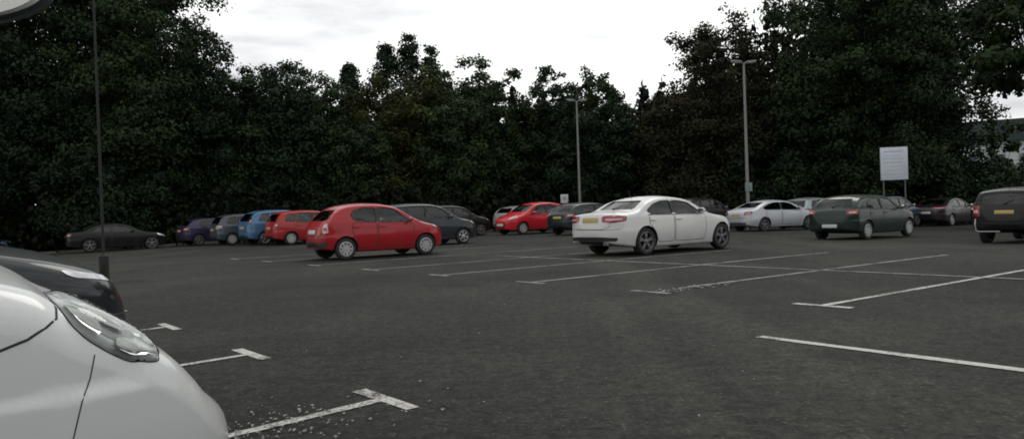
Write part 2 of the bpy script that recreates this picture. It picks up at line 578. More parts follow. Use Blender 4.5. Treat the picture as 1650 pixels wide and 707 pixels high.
    def plate(s, z, rear, mat):
        h, n = s.end_map(not rear)((0.0, z))
        bm = bmesh.new(); t = Matrix.Rotation(-math.asin(max(-1, min(1, n.z)))*(-1 if rear else 1), 3, 'Y')
        bm_box(bm, h+n*0.012, (0.014, 0.52, 0.11), t, 0, 0.004)
        s.add('number_plate', bm, mat)
    def interior(s):
        sp = s.sp; fx = sp['seat_x']
        for y in (-0.36, 0.36):
            bm = bmesh.new()
            bm_box(bm, (fx+0.15, y, 0.62), (0.5, 0.46, 0.16), None, 0, 0.05)
            bm_box(bm, (fx-0.16, y, 0.88), (0.14, 0.44, 0.56), Matrix.Rotation(R(-14), 3, 'Y'), 0, 0.05)
            bm_box(bm, (fx-0.25, y, sp.get('head_z', 1.20)), (0.09, 0.24, 0.15), None, 0, 0.035)
            s.add('seat', bm, M['seat'])
        bm = bmesh.new(); rx = fx-0.95
        bm_box(bm, (rx+0.15, 0, 0.62), (0.5, 1.15, 0.16), None, 0, 0.05)
        bm_box(bm, (rx-0.12, 0, 0.86), (0.12, 1.12, 0.5), Matrix.Rotation(R(-14), 3, 'Y'), 0, 0.05)
        for y in (-0.34, 0.34): bm_box(bm, (rx-0.19, y, sp.get('head_z', 1.2)-0.06), (0.08, 0.22, 0.13), None, 0, 0.03)
        s.add('rear_seat', bm, M['seat'])
        bm = bmesh.new(); dx = sp['cab'][1]-0.32
        bm_box(bm, (dx, 0, 0.80), (0.35, 1.2, 0.24), None, 0, 0.06)
        s.add('dashboard', bm, M['cabin'])
        bm = bmesh.new(); n = 20
        bmesh.ops.create_circle(bm, segments=n, radius=0.18)
        pts = [Matrix.Rotation(R(-65), 3, 'Y')@v.co+Vector((dx-0.28, -0.36, 0.93)) for v in bm.verts]; bm.clear()
        pts.append(pts[0]); bm_tube(bm, pts, [0.016]*len(pts), 6)
        s.add('steering_wheel', bm, M['black'])

def sh_y(s): return s.sh.hw-0.015

HATCH = dict(L=3.84, W=1.70, H=1.52, ra=0.66, wb=2.39, R=0.295, k=0.36,
  top=[(0, .56), (.02, .70), (.06, .90), (.15, 1.01), (.47, 1.34), (.66, 1.44), (.9, 1.485), (1.35, 1.52), (1.8, 1.505), (2.15, 1.44), (2.82, 1.07), (3.0, 1.0), (3.42, .89), (3.68, .75), (3.79, .61), (3.84, .48)],
  bot=[(0, .46), (.06, .34), (.35, .25), (.8, .2), (3.0, .19), (3.5, .22), (3.75, .27), (3.84, .42)],
  belt=[(0, 1.07), (.6, 1.06), (2.9, .93), (3.84, .9)], plan=(.36, 2.6, .85, 2.3),
  side_win=[[(1.64, .99), (2.62, .965), (2.16, 1.31), (1.9, 1.36), (1.66, 1.375)], [(1.57, .99), (1.57, 1.375), (1.2, 1.37), (.92, 1.30), (.84, 1.16), (.95, 1.04)]],
  ws=(1.07, 1.39, .66, .55), rw=(1.06, 1.34, .60, .50), wsx=1.9, rwx=0.85, cab=(0.16, 2.93),
  doors=[[(1.60, .30), (2.62, .30), (2.68, .62), (2.68, .93), (1.60, .965)], [(1.57, .30), (1.05, .30), (.92, .62), (.83, .80), (.90, 1.0), (1.57, .965)]],
  mir=(2.50, 1.0), seat_x=1.85, handle_z=.84)
SALOON = dict(L=4.62, W=1.81, H=1.43, ra=1.03, wb=2.81, R=0.33, k=0.40, tw=.22, rimr=.72,
  top=[(0, .66), (.02, .80), (.05, .96), (.10, 1.03), (.45, 1.065), (.72, 1.09), (1.32, 1.345), (1.62, 1.41), (2.1, 1.43), (2.5, 1.395), (2.75, 1.335), (3.38, 1.02), (3.55, .98), (4.1, .89), (4.38, .80), (4.53, .68), (4.62, .52)],
  bot=[(0, .55), (.04, .36), (.4, .25), (1, .19), (3.6, .18), (4.3, .19), (4.55, .23), (4.62, .42)],
  belt=[(0, .99), (.8, .975), (3.4, .915), (4.62, .87)], plan=(.42, 2.7, .9, 2.4),
  side_win=[[(2.08, .985), (3.10, .955), (2.66, 1.225), (2.36, 1.275), (2.10, 1.29)], [(2.0, .985), (2.0, 1.292), (1.68, 1.28), (1.40, 1.21), (1.12, 1.06), (1.22, .995)]],
  ws=(1.04, 1.31, .68, .57), rw=(1.105, 1.315, .60, .51), wsx=2.4, rwx=1.6, cab=(0.66, 3.45),
  doors=[[(2.04, .30), (3.12, .30), (3.20, .62), (3.18, .93), (2.04, .96)], [(2.0, .30), (1.45, .30), (1.34, .55), (1.12, .78), (1.15, .975), (2.0, .96)]],
  mir=(2.93, 1.0), seat_x=2.35, handle_z=.84, head_z=1.16)
FASTBACK = dict(L=4.60, W=1.83, H=1.47, ra=.98, wb=2.75, R=0.32, k=0.40,
  top=[(0, .62), (.03, .82), (.08, .98), (.2, 1.04), (.5, 1.10), (1.2, 1.36), (1.55, 1.44), (2.05, 1.47), (2.45, 1.45), (2.8, 1.37), (3.5, 1.04), (3.65, 1.0), (4.15, .90), (4.4, .79), (4.54, .65), (4.60, .5)],
  bot=[(0, .5), (.04, .36), (.4, .25), (1, .2), (3.6, .19), (4.3, .2), (4.53, .25), (4.60, .42)],
  belt=[(0, 1.0), (.8, .99), (3.5, .92), (4.6, .87)], plan=(.40, 2.7, .85, 2.4),
  side_win=[[(2.10, 1.0), (3.22, .965), (2.72, 1.26), (2.40, 1.32), (2.12, 1.335)], [(2.03, 1.0), (2.03, 1.335), (1.65, 1.32), (1.30, 1.24), (.95, 1.10), (1.05, 1.02)]],
  ws=(1.06, 1.34, .70, .58), rw=(1.12, 1.35, .60, .52), wsx=2.5, rwx=1.6, cab=(0.5, 3.55),
  doors=[[(2.06, .30), (3.15, .30), (3.25, .62), (3.22, .93), (2.06, .975)], [(2.02, .30), (1.40, .30), (1.28, .55), (1.05, .78), (1.08, .99), (2.02, .975)]],
  mir=(3.05, 1.02), seat_x=2.4, handle_z=.86, head_z=1.19)
FAMILY = dict(L=4.20, W=1.76, H=1.46, ra=.78, wb=2.60, R=0.305, k=0.38,
  top=[(0, .56), (.02, .74), (.07, .94), (.17, 1.03), (.46, 1.31), (.66, 1.40), (1.0, 1.45), (1.5, 1.465), (2.0, 1.455), (2.38, 1.38), (3.05, 1.04), (3.2, .99), (3.8, .87), (4.05, .73), (4.15, .6), (4.20, .47)],
  bot=[(0, .46), (.05, .35), (.35, .26), (.8, .2), (3.3, .19), (3.9, .22), (4.13, .27), (4.20, .42)],
  belt=[(0, 1.02), (.6, 1.0), (3.1, .92), (4.2, .87)], plan=(.34, 2.8, .85, 2.4),
  side_win=[[(1.78, .98), (2.84, .955), (2.36, 1.27), (2.08, 1.32), (1.80, 1.33)], [(1.71, .98), (1.71, 1.33), (1.3, 1.325), (1.0, 1.26), (.82, 1.10), (.92, 1.01)]],
  ws=(1.06, 1.34, .68, .56), rw=(1.07, 1.33, .61, .52), wsx=2.1, rwx=0.9, cab=(0.18, 3.12),
  doors=[[(1.74, .30), (2.78, .30), (2.86, .62), (2.84, .93), (1.74, .96)], [(1.70, .30), (1.18, .30), (1.05, .6), (.88, .82), (.94, .985), (1.70, .96)]],
  mir=(2.68, 1.0), seat_x=2.05, handle_z=.85)
ESTATE = dict(FAMILY, H=1.6, L=4.25,
  top=[(0, .6), (.02, .8), (.05, .98), (.11, 1.08), (.32, 1.42), (.5, 1.53), (.9, 1.585), (1.5, 1.61), (2.1, 1.59), (2.5, 1.50), (3.2, 1.09), (3.35, 1.04), (3.85, .92), (4.1, .77), (4.2, .62), (4.25, .48)],
  bot=[(0, .46), (.05, .35), (.35, .26), (.8, .2), (3.3, .19), (3.9, .22), (4.18, .27), (4.25, .42)],
  belt=[(0, 1.06), (.6, 1.05), (3.2, .97), (4.25, .9)], k=.27,
  side_win=[[(1.86, 1.04), (2.96, 1.01), (2.48, 1.38), (2.16, 1.45), (1.88, 1.465)], [(1.79, 1.04), (1.79, 1.465), (1.15, 1.46), (1.05, 1.07)], [(.98, 1.07), (1.07, 1.455), (.72, 1.42), (.52, 1.12)]],
  ws=(1.11, 1.47, .69, .59), rw=(1.10, 1.45, .64, .57), wsx=2.2, rwx=0.7, cab=(0.14, 3.28),
  doors=[[(1.82, .30), (2.82, .30), (2.92, .62), (2.92, .98), (1.82, 1.02)], [(1.78, .30), (1.18, .30), (1.05, .6), (1.0, .82), (1.02, 1.04), (1.78, 1.02)]],
  mir=(2.80, 1.06), seat_x=2.1, handle_z=.9, head_z=1.27)
OFFROAD = dict(FAMILY, L=4.45, W=1.82, H=1.72, R=.36, ra=.85, wb=2.66, k=.20, tw=.23, archgap=.06,
  top=[(0, .74), (.015, .95), (.04, 1.12), (.09, 1.22), (.22, 1.55), (.36, 1.66), (.8, 1.71), (1.6, 1.72), (2.2, 1.70), (2.55, 1.62), (3.08, 1.24), (3.25, 1.18), (3.9, 1.10), (4.25, .98), (4.38, .82), (4.45, .66)],
  bot=[(0, .6), (.04, .46), (.4, .38), (.8, .33), (3.3, .32), (3.9, .34), (4.38, .42), (4.45, .56)],
  belt=[(0, 1.18), (.6, 1.17), (3.2, 1.10), (4.45, 1.05)], plan=(.22, 3.2, .6, 2.8),
  side_win=[[(1.86, 1.17), (2.92, 1.15), (2.52, 1.52), (2.2, 1.57), (1.88, 1.58)], [(1.79, 1.17), (1.79, 1.58), (1.15, 1.58), (1.05, 1.19)], [(.98, 1.19), (1.07, 1.575), (.52, 1.55), (.38, 1.22)]],
  ws=(1.25, 1.58, .72, .63), rw=(1.22, 1.56, .68, .62), wsx=2.3, rwx=0.5, cab=(0.12, 3.18),
  doors=[[(1.82, .42), (2.86, .42), (2.96, .72), (2.94, 1.10), (1.82, 1.14)], [(1.78, .42), (1.34, .42), (1.22, .72), (1.02, .92), (1.02, 1.16), (1.78, 1.14)]],
  mir=(2.82, 1.2), seat_x=2.1, handle_z=1.02, head_z=1.38)

def std_car(name, label, sp, pm, loc, heading, anchor=None, scale=1.0, group=None, rim=None, rstyle='spoke', rn=5,
            tail=None, head=None, tailm=None, plate=None, trim=None, glass=None, mirror=None, rear_bumper=None, extra=None):
    c = Car(name, label, sp, pm, loc, heading, anchor, scale, 'car', group)
    b1 = sp['belt'][0][1]; W = sp['W']
    c.doors()
    # shut lines of tailgate, bonnet and bumpers
    zb = .64
    for rear in (True, False):
        mp = c.wrap_map(rear, 1)
        c.ribbon([(-.95, zb+.02), (-.6, zb), (.6, zb), (.95, zb+.02)], mp, .010, .0012)
    zl, zh, yl, yh = sp['rw']
    mp = c.wrap_map(True, 1)
    c.ribbon([(-yl-.10, zl), (-yl-.02, .70), (-.45, .655), (.45, .655), (yl+.02, .70), (yl+.10, zl)], mp, .010, .0013)
    c.pillars(); c.body(); c.glass(glass); c.wheels(rim or M['rim'], rstyle, rn); c.interior()
    c.mirrors(mirror or pm)
    tp = tail or [(.52, b1-.22), (.98, b1-.16), (.98, b1-.04), (.60, b1-.05)]
    lens = c.lamp('tail_light', tp, True, tailm or M['tail'])
    tc_ = Vector(np.mean(tp, axis=0))
    lo_ = [tuple(tc_+Vector(((p[0]-tc_.x)*.62, (p[1]-tc_.y)*.30-.012))) for p in tp]
    for sd, ln in zip((-1, 1), lens):
        c.add_sub('reversing_lens', c.drape(round_poly(lo_, .015), c.wrap_map(True, sd), .007, .05), M['tail_pale'] if tailm is not M['tail_pale'] else M['tail'], ln)
    c.lamp('headlight', head or [(.50, b1-.36), (1.02, b1-.26), (1.10, b1-.14), (.62, b1-.26)], False, M['lamp'])
    c.patch('grille', [(-.36, .40), (.36, .40), (.42, .56), (-.42, .56)], False, M['black'])
    c.patch('bumper_trim', rear_bumper or [(-.62, .36), (.62, .36), (.66, .44), (-.66, .44)], True, trim or M['black'])
    pz, pmat = plate or (.80, M['plate_y'])
    c.plate(pz, True, pmat); c.patch('number_plate', [(-.26, .42), (.26, .42), (.26, .53), (-.26, .53)], False, M['plate_w'], .007, .01)
    h0, n0 = c.end_map(False)((0.0, zl+.01)); h1, n1 = c.end_map(False)((-.22, zl+.12))
    bm = bmesh.new(); bm_tube(bm, [h0+n0*.012, h1+n1*.012], [.010, .006], 6); bm_box(bm, h0+n0*.01, (.05, .06, .04), None, 0, .01)
    c.add('wiper', bm, M['black'])
    hx = min(p[0] for p in sp['top'] if p[1] > max(q[1] for q in sp['top'])-.10)+.12
    ht, nt_ = c.top_map()((hx, 0.0))
    bm = bmesh.new(); bm_tube(bm, [ht, ht+Vector((-.10, 0, .20))], [.008, .003], 6); c.add('aerial', bm, M['black'])
    if extra: extra(c)
    return c
# ------------------------------------------------------------------ cars
HD = R(36)
M['bezel'] = simple('lamp_bezel', (.30, .315, .30), .4, .2, var=.4, scale=25)
M['lamp_white'] = simple('bright_reflector', (.92, .93, .91), .28, .75, var=.05)
P_red = paint('red_paint', (0.34, 0.005, 0.012))
P_white = paint('white_paint', (0.62, 0.62, 0.61), 0, 0.28)
P_silver = paint('silver_paint', (0.50, 0.52, 0.56), 0.35, 0.38)
P_green = paint('dark_green_paint', (0.009, 0.023, 0.018), 0.1, coat=.4)
P_black = paint('black_paint', (0.005, 0.005, 0.006), coat=.25)
P_navy = paint('blue_black_paint', (0.005, 0.006, 0.009), 0.0, coat=.6)
P_char = paint('charcoal_paint', (0.022, 0.026, 0.029), 0.2)
P_teal = paint('dark_teal_paint', (0.010, 0.020, 0.020), 0.1)
P_purple = paint('purple_paint', (0.030, 0.024, 0.060), 0.2)
P_greyblue = paint('grey_blue_paint', (0.060, 0.076, 0.088), 0.3)
P_lblue = paint('light_blue_paint', (0.060, 0.150, 0.27), 0.2)
P_blue = paint('mid_blue_paint', (0.008, 0.035, 0.075), 0.1)
P_red2 = paint('bright_red_paint', (0.52, 0.010, 0.020))
P_orange = paint('faded_red_paint', (0.34, 0.016, 0.018))
P_pale = paint('pale_grey_paint', (0.36, 0.40, 0.40), 0.3)
P_maroon = paint('dark_maroon_paint', (0.016, 0.012, 0.014), 0.1)
P_chalk = paint('chalk_white_paint', (0.60, 0.61, 0.605), 0, 0.22)

PARKED = 'cars parked in the marked bays'
far = lambda sp: dict(sp, res=64)

# --- red hatchback in the middle of the car park
def lancia_extra(c):
    c.lamp('reflector', [(.30, .46), (.52, .46), (.52, .50), (.30, .50)], True, M['tail'])
std_car('red_hatchback', 'clean red five door hatchback with silver hubcaps, left of the white saloon', dict(HATCH, handle_z=.86), P_red,
        (-4.46, 20.55), R(34), rim=M['rim_pale'], rstyle='disc', group=PARKED, trim=M['black'],
        tail=[(.66, .72), (.86, .74), (.80, 1.00), (.66, .96)], tailm=M['tail_pale'], plate=(.76, M['plate_w']),
        rear_bumper=[(-.80, .36), (.80, .36), (.82, .50), (-.82, .50)], extra=lancia_extra)

# --- white saloon
def saloon_extra(c):
    c.patch('exhaust_trim', [(-.46, .30), (.46, .30), (.40, .40), (-.40, .40)], True, M['black'], .008)
    for sd in (-1, 1):
        c.add('window_trim', c.drape([(1.10, .955), (3.10, .925), (3.12, .94), (1.12, .975)], c.side_map(sd), .004, .1), M['black'])
    for y in (-.52, -.42):
        h, n = c.end_map(False)((y, .32)); bm = bmesh.new()
        bm_tube(bm, [(h.x-.03, y, .30), (h.x+.12, y, .30)], [.036, .036], 12); c.add('exhaust_pipe', bm, M['chrome'])
std_car('white_saloon', 'white four door saloon with dark alloy wheels and yellow rear plate', SALOON, P_white, (3.19, 18.41), R(36.5),
        rim=M['rim_dark'], rn=5, group=PARKED, glass=M['glass_dark'], mirror=P_white,
        tail=[(.40, .83), (.66, .80), (1.06, .84), (1.10, .95), (.74, .985), (.40, .965)], plate=(.875, M['plate_y']),
        rear_bumper=[(-.80, .37), (.80, .37), (.84, .45), (.45, .47), (-.45, .47), (-.84, .45)], extra=saloon_extra)

std_car('silver_saloon', 'silver sloping back saloon standing side on below the tall lamp post', far(FASTBACK), P_silver, (11.15, 34.0), R(25), scale=.95,
        rim=M['rim_dark'], group=PARKED)
std_car('green_hatchback', 'dark green hatchback with pale plate low in its bumper, beside the silver saloon', FAMILY, P_green, (11.05, 23.95), R(36), scale=.975,
        rim=M['rim_pale'], rstyle='disc', group=PARKED, plate=(.47, M['plate_w']),
        tail=[(.56, .84), (.92, .84), (.96, 1.0), (.58, .96)], tailm=M['tail'])
def offroad_extra(c):
    h, n = c.end_map(False)((.55, .62)); bm = bmesh.new(); x = h.x-.07
    bm_tube(bm, [(x+.10, .80, .78), (x, .78, .62), (x, .76, .44), (x, .68, .40), (x, .10, .40)], [.022]*5, 10)
    c.add('step_bar', bm, M['chrome_dull'])
M['chrome_dull'] = simple('dull_chrome', (.30, .30, .285), .5, .3)
std_car('dark_offroader', 'black off-road car cut off by the right edge of the picture', dict(OFFROAD, res=90), P_black, (12.45, 20.3), R(38),
        anchor=(OFFROAD['ra'], OFFROAD['W']/2-.05), scale=.84, rim=M['rim_pale'], rn=6, group=PARKED, plate=(.98, M['plate_y']), glass=M['glass_dark'], extra=offroad_extra,
        tail=[(.66, .86), (.94, .86), (.94, 1.18), (.70, 1.18)])
std_car('maroon_saloon', 'dark saloon with long pink tail lamps seen from behind near the white sign', far(FASTBACK), P_maroon, (20.3, 38.6), R(38),
        anchor=(FASTBACK['ra'], FASTBACK['W']/2-.05), scale=.95, rim=M['rim'], group=PARKED, plate=(.72, M['plate_w']),
        tail=[(.30, .90), (1.0, .90), (1.0, 1.02), (.30, 1.0)])
std_car('red_supermini', 'bright red small car facing the camera in the far middle row', far(HATCH), P_red2, (0.53, 37.6), R(216),
        anchor=(HATCH['ra']+HATCH['wb'], HATCH['W']/2-.05), scale=1.04, rim=M['rim_pale'], rstyle='disc', group=PARKED)
std_car('charcoal_estate', 'charcoal estate car with its bonnet showing past the nose of the red hatchback', dict(ESTATE, res=80), P_char, (-1.83, 28.64), R(34),
        anchor=(ESTATE['ra']+ESTATE['wb'], -ESTATE['W']/2+.05), scale=.97, rim=M['rim'], rn=6, group=PARKED)
std_car('black_estate', 'dark estate car between the charcoal estate and the small bright red car', far(ESTATE), P_black, (-2.6, 37.4), R(34),
        anchor=(ESTATE['ra']+ESTATE['wb']*.5, -ESTATE['W']/2+.05), scale=.97, rim=M['rim_dark'], group=PARKED)
std_car('faded_red_hatchback', 'faded red hatchback partly behind the clean red hatchback', far(ESTATE), P_orange, (-9.75, 33.9), R(36), scale=.95,
        rim=M['rim_pale'], rstyle='disc', group=PARKED, tail=[(.66, .80), (.90, .80), (.90, 1.10), (.70, 1.10)], tailm=M['tail_dim'])
std_car('light_blue_hatchback', 'light blue hatchback squeezed between the grey blue estate and the faded red car', far(ESTATE), P_lblue, (-11.35, 35.3), R(38), scale=1.0,
        rim=M['rim'], group=PARKED, tail=[(.66, .95), (.86, .95), (.86, 1.3), (.70, 1.3)], tailm=M['tail_dim'])
std_car('grey_blue_estate', 'grey blue estate car with pale wheels beside the purple car', far(ESTATE), P_greyblue, (-13.40, 36.8), R(36), scale=.93,
        rim=M['rim_pale'], rstyle='disc', group=PARKED, tailm=M['tail_pale'])
std_car('purple_hatchback', 'dark purple hatchback at the left end of the far row', far(FAMILY), P_purple, (-15.6, 38.3), R(40), scale=.94,
        rim=M['rim_dark'], group=PARKED)
std_car('black_saloon', 'black low saloon standing alone side on under the trees, behind the thin post', far(SALOON), P_black, (-19.9, 36.2), R(30), scale=.95,
        rim=M['rim_dark'], group=PARKED, tailm=M['tail_dim'])
std_car('teal_hatchback', 'dark teal hatchback half hidden behind the tail of the white saloon', far(FAMILY), P_teal, (3.15, 34.6), R(40), scale=1.0,
        rim=M['rim_dark'], group=PARKED)
std_car('black_hatchback', 'black tall hatchback seen past the bonnet of the white saloon', far(ESTATE), P_black, (9.3, 38.4), R(36), scale=1.0,
        rim=M['rim_dark'], group=PARKED)
std_car('pale_grey_hatchback', 'pale grey car whose roof shows between the silver saloon and the green hatchback', far(ESTATE), P_pale, (15.2, 38.6), R(36), scale=.95,
        rim=M['rim_dark'], group=PARKED)
std_car('blue_estate', 'mid blue car behind the green hatchback, below the white sign', far(ESTATE), P_blue, (17.6, 35.8), R(36), scale=.95,
        rim=M['rim_dark'], group=PARKED)
std_car('dark_hatchback', 'dark car standing beyond the black off-road car', far(FAMILY), P_navy, (20.2, 30.5), R(37), scale=.98,
        rim=M['rim'], group=PARKED)
std_car('blue_hatchback', 'mid blue car just showing at the left edge of the picture', far(FAMILY), P_blue, (-28.6, 38.2), R(32), scale=1.0,
        rim=M['rim_dark'], group=PARKED)
std_car('pale_supermini', 'pale small car just visible over the roof of the small bright red car', far(FAMILY), P_pale, (.45, 43.4), R(40), scale=1.0,
        rim=M['rim_dark'], group=PARKED)

def AC(along, across):
    t = R(39)
    return (along*math.cos(t)-across*math.sin(t), along*math.sin(t)+across*math.cos(t))

NOSE = dict(ESTATE, res=150, top=ESTATE['top'][:-6]+[(3.2, 1.15), (3.35, 1.11), (3.85, .995), (4.08, .89), (4.2, .72), (4.25, .55)],
  belt=[(0, 1.06), (.6, 1.05), (3.2, 1.04), (4.25, 1.0)], ws=(1.22, 1.47, .69, .59), plan=(.34, 2.8, .7, 2.6))
# --- blue-black car, nose out, next bay but one
std_car('blue_black_hatchback', 'glossy blue-black car nosing out behind the close white car', NOSE, P_navy, AC(1.10, 5.42), R(41), scale=1.0,
        anchor=(ESTATE['L'], 0), rim=M['rim'], head=[(.66, .83), (.98, .875), (1.05, .92), (.70, .865)], group=PARKED)

# --- the white car beside the camera
Lc = 3.95
CLOSE = dict(L=Lc, W=1.70, H=1.55, ra=.62, wb=2.42, R=.30, archgap=.045, k=.34, crown=.05, bump=.038, bump_z=.730, bump_w=.028, zs=60, res=170, tw=.19,
  top=[(0, .56), (.02, .72), (.06, .92), (.14, 1.03), (.42, 1.36), (.62, 1.46), (1.0, 1.53), (1.5, 1.55), (1.9, 1.52), (2.2, 1.46), (2.82, 1.13),
       (Lc-.95, 1.105), (Lc-.67, 1.035), (Lc-.58, .97), (Lc-.49, .92), (Lc-.40, .86), (Lc-.30, .79), (Lc-.23, .715), (Lc-.17, .64), (Lc-.11, .58), (Lc-.05, .515), (Lc, .42)],
  bot=[(0, .46), (.06, .34), (.35, .25), (.8, .2), (3.0, .19), (3.5, .2), (Lc-.15, .22), (Lc-.03, .27), (Lc, .36)],
  belt=[(0, 1.06), (.6, 1.05), (2.9, .99), (Lc, .95)], plan=(.36, 2.6, .95, 2.35),
  side_win=[[(1.64, 1.03), (2.62, 1.01), (2.2, 1.34), (1.9, 1.39), (1.66, 1.405)], [(1.57, 1.03), (1.57, 1.405), (1.2, 1.40), (.92, 1.33), (.84, 1.2), (.95, 1.07)]],
  ws=(1.15, 1.42, .66, .56), rw=(1.08, 1.36, .60, .50), wsx=2.0, rwx=.85, cab=(.16, 2.85),
  doors=[[(1.60, .30), (2.42, .30), (2.52, .62), (2.52, .98), (1.60, 1.01)], [(1.57, .30), (1.05, .30), (.92, .62), (.83, .80), (.90, 1.04), (1.57, 1.01)]],
  mir=(2.50, 1.06), seat_x=1.85, handle_z=.88,
  lampcut=[(-.352, .128), (-.385, .110), (-.43, .105), (-.495, .120), (-.555, .153), (-.585, .19), (-.607, .26), (-.612, .36), (-.60, .41), (-.55, .40), (-.48, .35), (-.43, .285), (-.39, .225), (-.36, .165)])
def close_car():
    c = Car('white_hatchback', 'white hatchback with big clear headlamp, close to the camera at the bottom left', CLOSE, P_chalk, AC(.93, 3.06), R(40),
            anchor=(Lc, 0), group=PARKED)
    c.doors()
    for sd in (-1, 1):
        mp = c.tilt_map(sd)
        c.ribbon(round_poly(CLOSE['lampcut'], .03, 4), mp, .008, .0010, True, .02)
        # clamshell bonnet edge sweeping down and back from the lamp
        c.ribbon([(-.614, .30), (-.612, .24), (-.618, .195), (-.645, .165), (-.688, .138), (-.767, .111), (-.86, .097), (-.98, .09)], mp, .0055, .0012, step=.02)
        # joint of wing and bumper under the lamp
        c.ribbon([(-.535, .112), (-.550, .06), (-.575, .005), (-.600, -.07), (-.600, -.16)], mp, .003, .0012, step=.02)
    c.pillars(); c.body(); c.glass(); c.wheels(M['rim'], 'spoke', 7); c.interior(); c.mirrors(P_chalk)
    for sd in (-1, 1):
        pl = CLOSE['lampcut']; mp = c.tilt_map(sd)
        big = round_poly(pl, .03, 4)
        # pale housing, bright reflector bowls, dark bezel between them, then the proud clear cover
        hd = c.add('headlight', c.drape(big, mp, .0015, .02), M['reflector_pale'])
        def piece(nm, poly, off, m, r=.02, tilt=0.0):
            ut = max(p[1] for p in poly)
            return c.add_sub(nm, c.drape(round_poly(poly, r), mp, lambda x, u: off+tilt*(ut-u), .012), m, hd)
        piece('bezel', [(-.405, .20), (-.44, .16), (-.50, .165), (-.555, .215), (-.585, .30), (-.54, .345), (-.47, .29), (-.425, .24)], .0035, M['bezel'])
        piece('reflector', [(-.362, .135), (-.392, .118), (-.44, .115), (-.49, .128), (-.475, .172), (-.43, .180), (-.385, .165)], .005, M['lamp_white'], .02, .26)
        piece('reflector', [(-.525, .150), (-.56, .168), (-.585, .205), (-.598, .265), (-.575, .29), (-.545, .245), (-.52, .20)], .005, M['lamp_white'], .02, .14)
        piece('reflector', [(-.44, .205), (-.475, .19), (-.51, .21), (-.50, .245), (-.455, .25)], .005, M['reflector'], .02, .2)
        piece('bulb', [(-.53, .262), (-.545, .250), (-.56, .268), (-.55, .285)], .0065, M['chrome'], .01)
        edge = [(Vector(a), Vector(b)) for a, b in zip(big, big[1:]+big[:1])]
        def dome(x, u):
            p = Vector((x, u)); dm = 9
            for a, b in edge:
                w = b-a; t = max(0, min(1, (p-a).dot(w)/max(1e-9, w.length_squared))); dm = min(dm, (p-a-w*t).length)
            return .004+.030*min(1, dm/.045)**.45
        c.add_sub('lamp_cover', c.drape(big, mp, dome, .015), M['clear'], hd)
    c.patch('grille', [(-.24, .34), (.24, .34), (.26, .46), (-.26, .46)], False, M['black'])
    c.patch('number_plate', [(-.26, .50), (.26, .50), (.26, .61), (-.26, .61)], False, M['plate_w'], .006, .01)
    c.lamp('tail_light', [(.62, .78), (.86, .78), (.84, 1.08), (.66, 1.06)], True, M['tail'])
    c.plate(.80, True, M['plate_y'])
close_car()

# ------------------------------------------------------------------ ground, asphalt, markings
def edge_y(x):
    """back edge of the asphalt, in front of the trees"""
    pts = [(-70, 38.5), (-24, 39.5), (-10, 43.5), (4, 47.0), (45, 49.0), (80, 49.0)]
    for (x0, y0), (x1, y1) in zip(pts, pts[1:]):
        if x <= x1: return y0+(y1-y0)*(x-x0)/(x1-x0)
    return 49.0

def sheet(name, xs, yfun, dz, mat):
    bm = bmesh.new(); rows = []
    for x in xs:
        rows.append([bm.verts.new((x, y, gz(x, y)+dz)) for y in yfun(x)])
    for a, b in zip(rows, rows[1:]):
        for k in range(len(a)-1): bm.faces.new((a[k], b[k], b[k+1], a[k+1]))
    return tag(obj(name, bm, mat, sharp=60), kind='structure')

